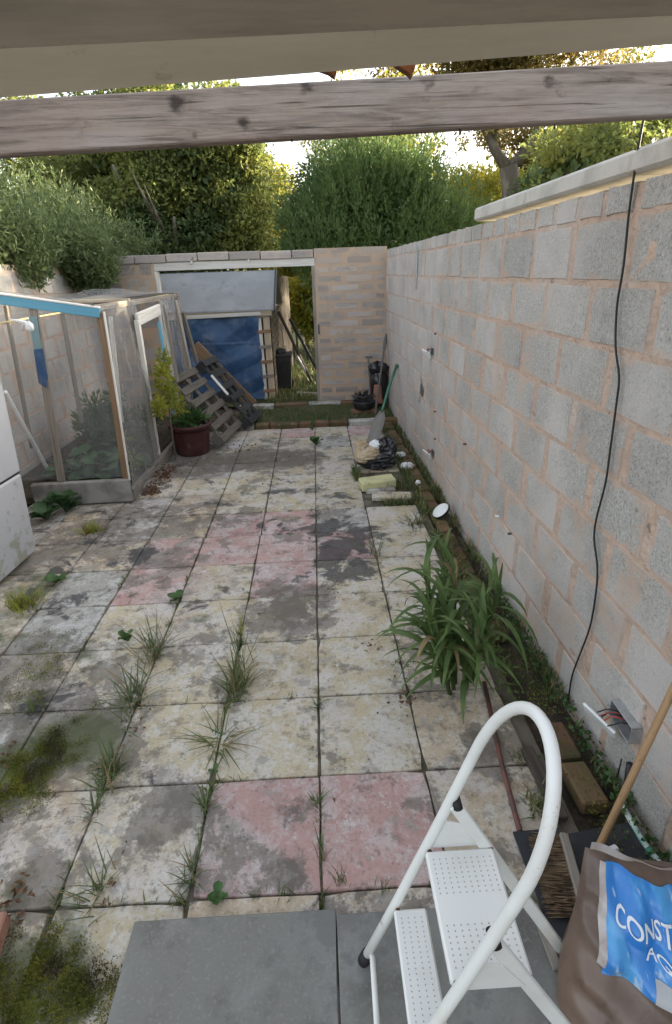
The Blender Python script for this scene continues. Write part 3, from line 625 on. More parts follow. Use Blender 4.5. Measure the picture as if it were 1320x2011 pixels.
def text_on(txt, s0, t0, size, off, mirror=False):
    cu = bpy.data.curves.new('lettering', 'FONT'); cu.body = txt; cu.size = 1.; cu.offset = .012
    o = bpy.data.objects.new('tmp', cu); COL.objects.link(o); dg = bpy.context.evaluated_depsgraph_get(); dg.update()
    me = bpy.data.meshes.new_from_object(o.evaluated_get(dg)); bpy.data.objects.remove(o); bpy.data.curves.remove(cu)
    bm = bmesh.new(); bm.from_mesh(me); bmesh.ops.triangulate(bm, faces=bm.faces)
    bmesh.ops.subdivide_edges(bm, edges=[e for e in bm.edges if e.calc_length() > .12], cuts=2, use_grid_fill=False)
    for v_ in bm.verts:
        v_.co = labp(min(s0+v_.co.x*size, 1.0), t0+v_.co.y*size*2.0, off)
    bm.faces.ensure_lookup_table(); bm.to_mesh(me); bm.free(); me.name = 'lettering'
    return link('lettering', me, WHITEPR, bag)
text_on('CONSTRUCTION', .045, .55, .105, .0058); text_on('AGGREGATE', .24, .29, .105, .0058)

# ------------------------------------------------------------------ yard broom lying behind the bag
br = thing('yard_broom', 'yard broom with a long wooden handle leaning on the wall and coir bristles', 'broom', G(1130, 1750))
hp0 = G(1160, 1700, .03); hp1 = XP(1332, 1335, 1.19)
MB().tube([hp0+(hp0-hp1)*.06, hp0, hp1, hp1+(hp1-hp0)*.55], .0125, 12).build('handle', WD_HANDLE, br, True)
h0, h1 = V(G(1107, 1640, .05)), V(G(1150, 1795, .05))
plank('broom_head', h0, h1, .03, .035, WD_GREY, br, (1, 0, 0))
sd = (h1-h0).normalized(); left = Vector((-1, 0, 0)); left = (left-sd*left.dot(sd)).normalized()
n = 900; tt = RNG.random(n); B0 = np.array([h0+(h1-h0)*a for a in tt]); 
tip = B0+np.array(left)*U(.085, .125, n)[:, None]+np.array(sd)*RNG.normal(0, .008, n)[:, None]; tip[:, 2] = U(.006, .05, n); B0[:, 2] = U(.035, .06, n)
sdn = unit(np.cross(tip-B0, RNG.normal(size=(n, 3))))*.0018
tag(link('bristles', quads_mesh('bristles', np.stack([B0-sdn, B0+sdn, tip+sdn*.6, tip-sdn*.6], 1)), BRISTLE, br), kind='stuff')
# black slates lying about the broom
def slate(name, px, lab, z=.012, th=.008):
    p = [V(G(x, y, z)) for x, y in px]; return tag(MB().prism([q for q in p][::-1], (0, 0, th)).build(name, DKSLATE), lab, 'slate', 'roof slates by the step ladder')
slate('roof_slate', [(1008, 1636), (1098, 1628), (1165, 1850), (1103, 1885)], 'long black slate left of the broom bristles, under the ladder handrail', .014)
slate('roof_slate', [(1118, 1640), (1232, 1618), (1335, 1725), (1335, 1800), (1160, 1800)], 'broad black slate behind the aggregate bag under the broom handle', .01)
tag(box('stone_chip', G(1206, 1667, .026), (.035, .024, .014), WHITEPL, None, .005, Euler((0, 0, .3))), 'small white chip lying on the broad black slate', 'chip')
tag(plank('grey_lath', G(1048, 1775, .03), G(1097, 1905, .03), .03, .014, WD_GREY, None, (1, 0, 0)), 'short weathered grey lath along the edge of the black slate', 'lath')
t = thing('hose', 'green and white hose end running along the foot of the wall behind the bag', 'hose', G(1270, 1660))
MB().tube([V(G(x, y, .02)) for x, y in ((1222, 1580), (1240, 1612), (1262, 1650), (1278, 1672))], .011, 8).build('hose_length', HOSE, t, True)
MB().tube([V(G(x, y, .02)) for x, y in ((1278, 1672), (1300, 1700), (1330, 1738), (1400, 1800))], .0125, 8).build('hose_length', HOSE, t, True)
MB().tube([V(G(1274, 1667, .02)), V(G(1284, 1680, .02))], .0145, 8).build('coupling', GREENPL, t, True)

# ------------------------------------------------------------------ cable and socket boxes on the right wall
t = thing('cable', 'thin black cable hanging from the beam down the block wall', 'cable', WR(1118, 1375))
cp = [(1268, 225), (1262, 250), (1250, 320), (1236, 420), (1226, 520), (1213, 600), (1210, 680), (1217, 740), (1212, 790), (1200, 880), (1190, 950), (1172, 1020), (1168, 1060), (1174, 1110), (1172, 1160), (1160, 1230), (1140, 1285), (1124, 1330), (1117, 1378)]
pts = [V(WR(x, y, .022)) for x, y in cp]
sm = []
for i in range(len(pts)-1):
    p0, p1, p2, p3 = pts[max(i-1, 0)], pts[i], pts[i+1], pts[min(i+2, len(pts)-1)]
    for k in range(4):
        q = k/4; sm.append(.5*((2*p1)+(p2-p0)*q+(2*p0-5*p1+4*p2-p3)*q*q+(3*p1-p0-3*p2+p3)*q**3))
sm.append(pts[-1]); MB().tube(sm, .0042, 8).build('cable_run', RUBBER, t, True)
def socket(px, py, lab, s=1., w_=.14, h_=.07, boxed=False):
    p = V(WR(px, py, 0)); t = thing('socket_box', lab, 'socket', p, 0, 'open socket boxes on the block wall')
    def L(dx, dy, dz): return p+Vector((-dx, dy, dz))
    D = .05 if boxed else .012
    for (a, b_) in (((-.0, h_/2), (w_, .006)), ((0, -h_/2), (w_, .006))):
        box('rim', L(D/2-.005, 0, a[1] if isinstance(a, tuple) else a), (D, w_, .006), GALV, t, .001)
    for yy in (-w_/2, w_/2): box('rim', L(D/2-.005, yy, 0), (D, .006, h_-.008), GALV, t, .001)
    box('back_plate', L(.008, 0, 0), (.006, w_-.008, h_-.008), DARKBOX, t, .001)
    f = box('face_plate', L(.085 if boxed else .05, .06, -.055 if boxed else -.03), (.012, w_*1.02, h_*1.1), WHITEPL, t, .003, Euler((.25, -.55, .35)))
    for k in range(5):
        a = L(.01, -.03+.015*k, .01); b_ = L(.075 if boxed else .045, .03+.018*k, -.05 if boxed else -.025); m_ = (a+b_)/2+Vector((-.03*s, random.uniform(-.02, .02), .025))
        MB().tube([a, a*.4+m_*.6+Vector((-.012, 0, .01)), m_, m_*.5+b_*.5+Vector((-.01, 0, -.006)), b_], .0026, 6).build('wire', WIRE_R if k in (1, 3) else BLKPL, t, True)
    return t
sk = socket(1240, 1415, 'open grey socket box low on the near wall with hanging face plate and wires', 1., .15, .075, True)
MB().tube([WR(1238, 1500, .02), WR(1232, 1540, .014), WR(1225, 1580, .012)], .012, 8).build('conduit', BLKPL, sk, True)
MB().tube([WR(1222, 1490, .03), WR(1215, 1520, .03), WR(1200, 1545, .012)], .003, 6).build('wire', BLKPL, sk, True)
socket(852, 690, 'upper small socket box with loose white plate halfway along the wall', .6, .12, .07)
socket(853, 890, 'lower small socket box with tangled wires near the foot of the wall', .6, .12, .07)
for (px, py, lb) in ((858, 655, 'uppermost small wall plug hole above the socket boxes'), (857, 808, 'small dark wall plug between the two small socket boxes'), (857, 862, 'small dark wall plug just above the lower small socket box'), (916, 872, 'small dark hole in the block wall right of the lower socket box'), (980, 1014, 'white masonry plug sticking out of the wall by the white lamp'), (1005, 1048, 'dark masonry plug low on the wall above the grass')):
    p = V(WR(px, py, .004)); tag(MB().tube([p+Vector((.01, 0, 0)), p+Vector((-.018, .01, -.004))], .008, 7).build('wall_plug', WHITEPL if px == 980 else DARKBOX), lb, 'wall plug')

# ------------------------------------------------------------------ white lamp globe and rubbish at the wall foot
t = thing('bulkhead_lamp', 'white domed bulkhead lamp lying on the edging bricks at the wall', 'lamp', G(865, 1005))
c = V(G(866, 1002, .07)); RT = Vector((-.62, -.12, .78)).to_track_quat('Z', 'Y').to_matrix() @ Matrix.Diagonal((1.1, 1.1, 1.1))
for nm, prof, mt in (('diffuser', [(.0, .013), (.03, .012), (.055, .008), (.066, .004), (.07, 0)], WHITEPL), ('base', [(.072, .002), (.073, -.016), (.045, -.03), (0, -.03)], BLKPL)):
    mb = MB(); mb.lathe(prof, (0, 0, 0), 24); mb.v = [tuple(RT @ Vector(p)+c) for p in mb.v]; mb.build(nm, mt, t, True)
t = thing('rubbish_sack', 'black bin bag full of brown and white paper rubbish on the pale block', 'rubbish sack', G(735, 930))
rc = V(G(738, 925)); rc.y += .13
def blob(c, r, sq, amp, seed, top=1., jit=.018):
    rr = np.random.default_rng(seed); ph = rr.uniform(0, 6.28, 8); fq = rr.integers(2, 7, 8)
    def fn(u, v):
        a = 2*math.pi*u; b_ = math.pi*v
        k = 1+amp*sum(math.sin(fq[i]*a+ph[i]+(fq[i]-3)*b_*1.3) for i in range(4))/2+amp*.5*sum(math.sin((fq[i]+5)*b_*1.5+ph[i]+3*a) for i in range(4, 8))/2
        z = -math.cos(b_); z = min(z, top)
        k *= 1+(random.uniform(-jit, jit)*2.2 if 0 < u < 1 and .02 < v < .98 else 0)
        return Vector((c[0]+r[0]*k*math.sin(b_)**sq*math.cos(a), c[1]+r[1]*k*math.sin(b_)**sq*math.sin(a), c[2]+r[2]*(z if z < 0 else z*k)))
    return MB().grid(fn, 33, 17)
blob(rc+Vector((.03, 0, .09)), (.2, .16, .1), .6, .10, 3).build('bin_bag', BINBAG, t, False)
blob(rc+Vector((.13, .02, .17)), (.1, .13, .13), .7, .14, 5).build('bin_bag_neck', BINBAG, t, False)
blob(rc+Vector((-.07, -.01, .15)), (.15, .13, .09), .6, .09, 8).build('paper_sack', PAPER, t, False)
blob(rc+Vector((-.13, .0, .2)), (.07, .09, .1), .7, .12, 9).build('paper_sack', PAPER, t, False)
blob(rc+Vector((.03, .02, .24)), (.085, .08, .04), .7, .12, 12).build('white_paper', WHITEPL, t, False)
t2 = blob(V(G(800, 915, .03)), (.07, .05, .035), .7, .16, 20).build('crumpled_wrapper', WHITEPL, None, False); tag(t2, 'crumpled white plastic wrapper in the grass right of the rubbish sack', 'wrapper')
t2 = blob(V(G(788, 893, .03)), (.05, .04, .03), .7, .18, 23).build('crumpled_wrapper', WHITEPL, None, False); tag(t2, 'torn white plastic scrap in the grass behind the rubbish sack', 'wrapper')
def stone(name, c, d, rot, m_, lab, cat='block'): return tag(box(name, c, d, m_, None, .01, rot), lab, cat)
stone('yellow_block', V(G(742, 948, .045)), (.34, .16, .09), Euler((.05, -.03, .16)), YELSTONE, 'pale yellow mossy block under the rubbish sack')
stone('broken_slab', V(G(770, 975, .02)), (.36, .12, .05), Euler((.1, .02, -.12)), SL_CREAM, 'broken strip of cream slab lying in the gap in the paving', 'slab piece')
stone('broken_slab', V(G(748, 962, .0)), (.28, .12, .05), Euler((-.05, .02, .03)), SL_GREY, 'broken grey slab strip between the yellow block and the cream strip', 'slab piece')
stone('golf_ball', V(G(822, 948, .03)), (.045, .045, .045), Euler((.4, .3, .2)), WHITEPL, 'small white lump on the edging by the yellow block', 'lump')

# ------------------------------------------------------------------ tools in the far corner
t = thing('garden_spade', 'spade with a green shaft leaning on the wall above the rubbish sack', 'spade', G(745, 872))
a, b_ = V(G(728, 880, .02)), V((wallx(6.0)-.03, 5.9, 0)); b_ = V(XP(780, 718, wallx(5.9)-.03)); m_ = a+(b_-a)*.42
MB().tube([m_, m_+(b_-m_)*.5+Vector((-.01, 0, .0)), b_], [.016, .018, .02], 10).build('shaft', GREENPL, t, True)
MB().tube([b_+Vector((0, -.05, 0)), b_+Vector((0, .05, .0))], .02, 8).build('grip', GREENPL, t, True)
sd = (m_-a).normalized(); wv = Vector((.75, -.66, 0)); wv = (wv-sd*wv.dot(sd)).normalized(); nv = sd.cross(wv)
def bl(u, v): return a+sd*((m_-a).length*v*1.02)+wv*((u-.5)*(.16 if v < .75 else .16*(1-(v-.75)*2.6)))+nv*(.03*math.cos((u-.5)*2.4)-.02*v)
mb = MB().grid(bl, 9, 9); mb.build('blade', STEEL, t, True)
t = thing('iron_bar', 'tall dark iron bar leaning into the corner of the yard', 'bar', G(735, 815))
a, b_ = V(G(738, 812, .1)), V((1.13, 7.22, 1.06)); d_ = b_-a
MB().tube([a, a+d_*.78, a+d_*.80, a+d_*.9, b_], [.014, .013, .022, .026, .006], 8).build('bar', SHAFT, t, True)
t = thing('broom', 'broom with thin grey handle standing in a black tub in the corner', 'broom', V((.84, 7.05, .12)))
MB().tube([(.885, 7.0, .1), (.845, 7.06, .755)], .014, 8).build('handle', SHAFT, t, True)
MB().tube([(.80, 7.06, .752), (.90, 7.06, .748)], .014, 8).build('grip', SHAFT, t, True)
t = thing('tub', 'round black plastic tub of dead plants standing on red bricks in the far corner', 'tub', V(G(715, 815, .07)))
tc = V(G(717, 806, .1)); tc.y += .12
MB().lathe([(.0, .0), (.13, 0), (.155, .09), (.165, .1), (.165, .115), (.15, .115), (.14, .08), (0, .075)], tc, 24).build('tub_body', DIRTPL, t, True)
P, D = crown_pts([(tc+Vector((0, 0, .15)), (.13, .13, .07), 260)]); link('dead_plants', quads_mesh('dead_plants', leaves(P, D+np.array([0, 0, .6]), U(.04, .1, 260), U(.008, .02, 260))), WD_BLACK, t)
for i, dx in enumerate((-.09, .1)): tag(box('red_brick', tc+Vector((dx, -.02, -.035)), (.19, .1, .065), REDBRICK, None, .006, Euler((0, 0, .1*i))), 'left red brick under the black tub' if i == 0 else 'right red brick under the black tub', 'brick')
t = thing('plastic_sack', 'shiny black plastic sack slumped in the corner behind the tub', 'sack', (.99, 7.0, 0))
blob((1.0, 7.02, .32), (.13, .14, .32), .55, .09, 31).build('sack', BINBAG, t, True); blob((.98, 6.98, .6), (.14, .1, .09), .7, .12, 33).build('sack_neck', GALV if False else BINBAG, t, True)
t = thing('terracotta_pot', 'small terracotta pot upturned beside the black tub', 'pot', (.93, 6.72, .1))
MB().lathe([(0, .26), (.05, .26), (.055, .24), (.07, .06), (.08, .05), (.08, 0)], (.955, 6.78, .13), 18).build('pot', TERRA, t, True)

# ------------------------------------------------------------------ tall grey cabinet at the left edge
t = thing('fridge_freezer', 'tall pale grey fridge freezer standing at the left edge of the paving', 'fridge', (-2.45, 2.35, 0))
TL = Euler((0, rad(4.2), 0)); base = Matrix.Translation((-2.15, 2.62, .03)) @ TL.to_matrix().to_4x4() @ Matrix.Rotation(rad(-3), 4, 'Z')
def fbox(name, c, d, m_, b=.012):
    vs, fs = cbox(*d, b); return link(name, MB().add(vs, fs).mesh(name), m_, t, base @ Matrix.Translation(V(c)))
fbox('cabinet', (-.35, -.30, .86), (.6, .6, 1.7), FRIDGE); fbox('door', (-.024, -.30, .325), (.045, .6, .63), FRIDGE, .014); fbox('door', (-.024, -.30, 1.185), (.045, .6, 1.07), FRIDGE, .014)
fbox('seal', (-.03, -.30, .648), (.04, .585, .018), BLKPL, .002)
for (x, y) in ((-.1, -.08), (-.1, -.52), (-.6, -.08), (-.6, -.52)): MB().tube([base @ Vector((x, y, -.035)), base @ Vector((x, y, .02))], .02, 8).build('foot', BLKPL, t)

# ------------------------------------------------------------------ netted plant cage on the left
CY, CX = 3.62, -1.74
cg = thing('plant_cage', 'netted timber plant cage with a sky blue top rail and pale stone base', 'plant cage', (CX, CY, 0))
plank('base_board', (-2.62, CY-.0, .115), (CX+.02, CY, .125), .22, .06, STONE, cg, (0, 0, 1), .01)
plank('base_board', (CX, CY+.04, .05), (CX+.05, 6.6, .05), .12, .05, WD_GREY, cg, (0, 0, 1))
tl, tr = V(YP(-60, 571, CY)), V(YP(194, 606, CY))
plank('top_rail', (tl+(tl-tr)*.35)-Vector((0, 0, .035)), tr-Vector((0, 0, .035)), .075, .04, WD_BLUE, cg, (0, 0, 1))
plank('rail_cap', (tl+(tl-tr)*.35)+Vector((0, .01, .008)), tr+Vector((0, .01, .008)), .07, .012, WD_WHITE, cg, (0, 1, 0), .003)
def post(x0, y0, x1, y1, Y, w_, m_, nm='post', dz=0., th=.035, lab=None):
    o = plank(nm, V(YP(x1, y1, Y)), V(YP(x0, y0, Y)), w_, th, m_, cg, (1, 0, 0)); return tag(o, lab)
post(197, 612, 248, 945, CY+.02, .055, WD_BROWN)
post(64, 600, 120, 945, CY+.02, .065, WD_GREY)
p_ = post(63, 622, 74, 690, CY-.005, .06, WD_TEAL, 'painted_batten', th=.02); p_ = post(74, 690, 86, 745, CY-.01, .058, WD_BLUE, 'painted_batten', th=.02)
post(10, 600, 62, 880, CY+.55, .03, WD_GREY); post(120, 610, 160, 830, CY+.9, .035, WD_GREY)
MB().prism([V(YP(66, 686, CY-.03)), V(YP(84, 684, CY-.03)), V(YP(94, 742, CY-.03)), V(YP(90, 762, CY-.03)), V(YP(76, 752, CY-.03))], (0, -.01, 0)).build('blue_scrap', TARP, cg)
def spost(x0, y0, x1, y1, w_, m_, nm='post', X=CX, th=.035):
    return plank(nm, V(XP(x1, y1, X)), V(XP(x0, y0, X)), w_, th, m_, cg, (0, 1, 0))
sp1 = plank('side_rail', (CX, CY, 1.715), (CX, 6.6, 1.70), .05, .04, WD_GREY, cg, (0, 0, 1))
plank('rail_cap', (CX-.9, 4.62, 1.74), (CX, 4.62, 1.735), .05, .03, WD_PALE, cg, (0, 1, 0)); plank('cross_rail', (CX-1.3, 6.5, 1.72), (CX, 6.5, 1.72), .05, .04, WD_GREY, cg, (0, 0, 1))
post(203, 612, 254, 943, CY-.004, .016, WD_WHITE, 'edge_strip', 0, .02)
spost(216, 622, 238, 830, .035, WD_WHITE, 'pale_batten', CX-.25)
plank('post', (CX, 4.60, .0), (CX, 4.60, 1.71), .05, .04, WD_GREY, cg, (0, 1, 0))
plank('post', (CX, 5.62, .0), (CX, 5.62, 1.70), .05, .045, WD_GREY, cg, (0, 1, 0)); plank('post', (CX, 6.56, .0), (CX, 6.56, 1.74), .075, .06, WD_GREY, cg, (0, 1, 0))
def netp(fn, nu, nv, m_=NET): return tag(MB().grid(fn, nu, nv).build('netting', m_, cg, True))
wob = lambda a, b_: .018*math.sin(9*a+3*b_)+.014*math.sin(17*b_-5*a)
netp(lambda u, v: (CX+.03+wob(u*2, v*3)+.05*max(0, .25-v)*math.sin(u*9), CY+3.0*u*(.335), .08+1.64*v), 26, 18)
netp(lambda u, v: (CX+.022+wob(u*3, v*2), CY+2.02+.95*u, .08+1.62*v), 20, 18, NET)
netp(lambda u, v: (CX-1.35+1.35*u, CY+.045+wob(u*2, v*3)*.5, .24+1.45*v), 20, 18, NET2)
netp(lambda u, v: (CX-1.35+1.37*u, CY+2.95*v, 1.765+.06*math.sin(5*u+7*v)*math.sin(3.14*u)*math.sin(3.14*v)+.05*math.sin(19*u)*v*(1-v)+.13*(1-u)*(1-v)), 26, 26, NET2)
tag(plank('white_pipe', V(G(93, 922, .24)), V(XP(8, 768, -2.45)), .035, .035, WHITEPL, None, (1, 0, 0), .012), 'white plastic pipe leaning between the fridge freezer and the cage', 'pipe')
wf = thing('door_frame', 'narrow white painted wooden frame leaning against the side of the cage', 'frame', (-1.66, 4.7, 0))
FX = CX+.065
pA, pB, pC, pD = V(XP(268, 628, FX)), V(XP(311, 612, FX)), V(XP(311, 905, FX+.02)), V(XP(345, 830, FX+.02))
pC = V(G(312, 908)); pC.z = .01
plank('stile', pC, pA, .06, .045, WD_WHITE, wf, (0, 1, 0)); pE = pC+(pB-pA)*1.0
plank('stile', Vector((FX+.03, pE.y, .02)), pB, .035, .03, WD_WHITE, wf, (0, 1, 0))
plank('top_panel', pA+Vector((0.004, -.02, .0)), pB+Vector((.004, .02, .02)), .12, .036, WD_WHITE, wf, (0, 0, 1), .01)
def lean(nm, x0, y0, x1, y1, X, w_, m_, lab, cat='batten', th=.03):
    return tag(plank(nm, V(XP(x1, y1, X+.06)), V(XP(x0, y0, X)), w_, th, m_, None, (0, 1, 0)), lab, cat)
lean('blue_batten', 311, 632, 342, 815, CX+.10, .024, WD_BLUE, 'thin sky blue batten leaning beside the white frame at the cage')
lean('timber_post', 322, 600, 348, 750, CX+.12, .07, WD_GREY, 'weathered grey board behind the blue batten at the cage')
lean('timber_post', 344, 590, 372, 725, CX+.22, .10, WD_GREY, 'grey board leaning at the back corner of the cage in front of the tarpaulin')
lean('timber_post', 358, 612, 386, 712, CX+.34, .09, WD_PAL, 'pale split board leaning nearest the blue tarpaulin')
t = thing('washing_line', 'yellow washing line with a knotted white rag crossing the cage', 'line', YP(0, 636, 3.3))
la, lb = YP(-40, 641, 3.3), YP(330, 578, 6.4)
MB().tube([V(la)+(V(lb)-V(la))*k/8-Vector((0, 0, .05*math.sin(math.pi*k/8)*0)) for k in range(9)], .006, 6).build('line', ROPE, t, True)
kp = V(YP(50, 634, 3.35)); blob(kp+Vector((.02, 0, -.03)), (.03, .025, .035), .7, .15, 44).build('rag_knot', WHITEPL, t, True)
MB().tube([kp+Vector((-.12, 0, .03)), kp+Vector((-.04, -.01, .015)), kp], [.004, .012, .014], 6).build('rag_tail', WHITEPL, t, True); MB().tube([kp+Vector((-.05, 0, -.06)), kp+Vector((-.02, 0, -.01)), kp], [.004, .01, .012], 6).build('rag_tail', WHITEPL, t, True)

# ------------------------------------------------------------------ pot, pallets, plank
t = thing('plant_pot', 'large dark red plastic plant pot with ragged green plants beside the cage', 'pot', (-1.46, 5.13, 0))
pc = (-1.46, 5.14, 0)
MB().lathe([(0, .0), (.185, 0), (.19, .01), (.215, .24), (.218, .30), (.245, .305), (.252, .345), (.245, .36), (.222, .355), (.215, .30), (0, .29)], pc, 32).build('pot_body', POT, t, True)
MB().lathe([(.2195, .0), (.224, .006), (.2195, .012)], (pc[0], pc[1], .262), 32).build('moulded_band', POT, t, True)
MB().lathe([(.0, .31), (.21, .31)], pc, 20).build('compost', SOIL, t)
def plant_leaves(name, c, r, n, L, W, m_, parent, up_=.4, k=None):
    P, D = crown_pts(k or [(c, r, n)], .6); nn = len(P)
    return link(name, quads_mesh(name, leaves(P, D+RNG.normal(0, .5, (nn, 3))+np.array([0, 0, up_]), U(*L, nn), U(*W, nn))), m_, parent)
plant_leaves('foliage', (pc[0], pc[1], .40), (.19, .19, .08), 240, (.05, .12), (.02, .05), LF_BROAD, t)
for k in range(5):
    a = random.uniform(0, 6); MB().tube([(pc[0]+.08*math.cos(a), pc[1]+.08*math.sin(a), .3), (pc[0]+.12*math.cos(a)-.04, pc[1]+.1*math.sin(a), .55+.1*random.random())], .005, 5).build('stem', LF_BROAD, t)
t = thing('golden_shrub', 'yellow green leafy shrub growing through the cage beside the red pot', 'shrub', (-1.68, 4.95, 0))
gk = [(XP(328, 775, -1.53), (.12, .12, .15), 250), (XP(318, 740, -1.55), (.08, .1, .13), 150), (XP(322, 708, -1.55), (.05, .05, .13), 120), (XP(348, 795, -1.5), (.08, .1, .12), 110), (XP(312, 800, -1.56), (.06, .08, .1), 130)]
plant_leaves('foliage', None, None, 0, (.04, .08), (.018, .034), LF_GOLD, t, .1, gk)
MB().tube([(-1.6, 4.82, 0.02), (-1.57, 4.75, .5), XP(322, 705, -1.55)], [.012, .01, .004], 6).build('stem', BARK, t)
def pallet(name, lab, p0, ux, uy, W_, L_, m_, nb=6, th=.1, spoil=.01, group=None):
    """p0: lower corner; ux across the boards, uy up the lean"""
    t = thing(name, lab, 'pallet', p0, 0, group); ux, uy = V(ux).normalized(), V(uy).normalized(); uy = (uy-ux*uy.dot(ux)).normalized(); nz = ux.cross(uy)
    for k in range(3):
        q = V(p0)+ux*(.05+(W_-.1)*k/2)-nz*(-.045); 
        for j in range(3):
            a = q+uy*(L_*j/2.0*.86+.0); plank('bearer_block', a, a+uy*(L_*.14), .095, .075, m_, t, ux, .004)
        plank('stringer', V(p0)+ux*(.05+(W_-.1)*k/2)+nz*.09, V(p0)+ux*(.05+(W_-.1)*k/2)+uy*L_+nz*.09, .09, .018, m_, t, ux, .003)
    for k in range(nb):
        a = V(p0)+uy*(.045+(L_-.09)*k/(nb-1))+nz*.108+Vector((random.uniform(-spoil, spoil),)*3); plank('board', a, a+ux*W_, .088, .02, m_, t, uy, .003, .002)
    for k in range(3):
        a = V(p0)+uy*(.045+(L_-.09)*k/2)-nz*.002; plank('board', a, a+ux*W_, .088, .02, m_, t, uy, .003, .002)
    return t
pallet('wooden_pallet', 'weathered grey wooden pallet leaning tilted against the cage behind the red pot', (-1.17, 5.18, .03), (.14, 1, 0), (-.52, .04, .70), .85, .95, WD_PAL, 6)
pallet('wooden_pallet', 'blackened wooden pallet leaning in front of the plank and tarpaulin', (-.93, 5.98, .03), (.2, 1, 0), (-.55, .05, .75), .5, 1.02, WD_BLACK, 6)
t_ = V(YP(430, 742, 5.95)); tag(plank('white_batten', V(YP(447, 775, 5.6)), V(YP(414, 737, 5.72)), .03, .015, WD_WHITE, None, (1, 0, 0)), 'thin white batten lying on the blackened pallet', 'batten')
tag(plank('brown_plank', V((-.93, 7.0, .12)), V(YP(380, 678, 6.9)), .17, .022, WD_BROWN, None, (.5, 0, .8)), 'bare brown plank leaning diagonally across the blue tarpaulin', 'plank')

# ------------------------------------------------------------------ shed with tarpaulin beyond the doorway
sh = thing('shed', 'small shed with grey felt roof and blue tarpaulin front beyond the doorway', 'shed', (-1.4, 8.6, 0))
SYF, SYB = 8.0, 9.8; xr = -.66; xl = -2.7; ez, rz_ = 1.46, 1.96; ry = 8.9
MB().prism([(xl, SYF-.1, ez-.06), (xr+.12, SYF-.1, ez-.06), (xr+.12, ry, rz_), (xl, ry, rz_)], (0, .008, .025)).build('roof', FELT, sh)
MB().prism([(xl, ry, rz_), (xr+.12, ry, rz_), (xr+.12, SYB+.1, ez-.06), (xl, SYB+.1, ez-.06)], (0, -.008, .025)).build('roof', FELT, sh)
plank('eaves_board', (xl, SYF-.07, ez-.11), (xr+.05, SYF-.07, ez-.09), .09, .02, WD_PALE, sh, (0, 0, 1))
plank('torn_batten', (xl+.3, SYF-.10, ez-.13), (xr-.12, SYF-.095, ez-.10), .05, .014, WD_WHITE, sh, (0, 0, 1), .004, .004)
plank('barge_board', (xr+.10, SYF-.1, ez-.07), (xr+.10, ry, rz_-.01), .09, .018, WD_BLACK, sh, (0, 0, 1))
MB().prism([(xr, SYF+.05, 0), (xr, SYB, 0), (xr, SYB, ez-.1), (xr, ry, rz_-.05), (xr, SYF+.05, ez-.1)], (-.03, 0, 0)).build('gable_wall', WD_DARK, sh)
for k in range(11):
    z = .05+.125*k; plank('side_board', (xr+.012, SYF+.06, z), (xr+.012, SYB, z), .115, .018, WD_DARK, sh, (0, 0, 1), .003)
box('gable_light', (xr+.05, SYF+.45, 1.42), (.07, .12, .07), WHITEPL, sh, .02)
MB().box(((xl+xr)/2, SYF+.06, .7), (xr-xl-.1, .05, 1.36), .01).build('front_wall', WD_DARK, sh)
for x, m_ in ((xr-.15, WD_WHITE), (xr-.045, WD_PALE)): plank('corner_post', (x, SYF-.03, 0), (x, SYF-.03, ez-.1), .05 if m_ == WD_WHITE else .1, .04, m_, sh, (1, 0, 0))
for k in range(6): plank('cross_batten', (xr-.19, SYF-.06, .14+.235*k), (xr+.01, SYF-.06, .15+.235*k), .05, .018, WD_GREY if k % 2 else WD_BROWN, sh, (0, 0, 1), .003)
def tarpf(u, v):
    x = xl+.3+(xr-.17-xl-.3)*u; z = .02+(ez-.15)*v
    rg = lambda q: 1-2*abs((q % 1.)-.5)*1.6
    f_ = .03*rg(1.6*u+1.5*v+.1)*(.4+.6*v)+.026*rg(1.9*u-2.1*v+.3)*v+.034*rg(3.1*v+.5*math.sin(3.4*u)+.2)*(1.15-v)+.014*rg(4.3*u+.9*v)*v+.012*math.sin(7*u+9*v)
    crease = -.012*math.exp(-((v-.68)/.008)**2)
    return (x+.012*math.sin(14*v), SYF-.055+f_*.9+crease-.03*(1-v), z)
tarp = MB().grid(tarpf, 90, 80).build('tarpaulin', TARP, sh, True)
bn = thing('wheelie_bin', 'black wheelie bin on the grass beside the shed gable', 'bin', (-.42, 8.75, 0))
bx, by = -.53, 8.72
MB().add([(bx+sx*(.12 if z < .5 else .155), by+sy*(.16 if z < .5 else .2), z) for z in (.05, .6) for sx, sy in ((-1, -1), (1, -1), (1, 1), (-1, 1))], [(3, 2, 1, 0), (4, 5, 6, 7), (0, 1, 5, 4), (1, 2, 6, 5), (2, 3, 7, 6), (3, 0, 4, 7)]).build('bin_body', BLKPL, bn)
MB().box((bx, by, .62), (.35, .44, .045), .015).build('lid', DIRTPL, bn); blob((bx-.02, by, .67), (.11, .13, .05), .7, .1, 51).build('sack_on_lid', DIRTPL, bn, True)
for s in (-1, 1):
    mb = MB(); mb.tube([(bx+s*.13, by+.16, .08), (bx+s*.165, by+.16, .08)], .08, 16); mb.build('wheel', RUBBER, bn)
for i, (a, b_, lab, m_, r) in enumerate((((-.02, 9.1, 0.), (-.62, 9.9, 1.25), 'dark pole leaning on the shed side, nearest the bin', WD_DARK, .03), ((.16, 9.6, 0), (-.42, 10.1, 1.1), 'black pole standing farther right of the shed gable', WD_BLACK, .03), ((-.03, 9.2, .0), (-.3, 9.3, .5), 'pale metal pole lying lowest beside the bin', GALV, .025))):
    tag(MB().tube([a, b_], r, 8).build('leaning_pole', m_), lab, 'pole')
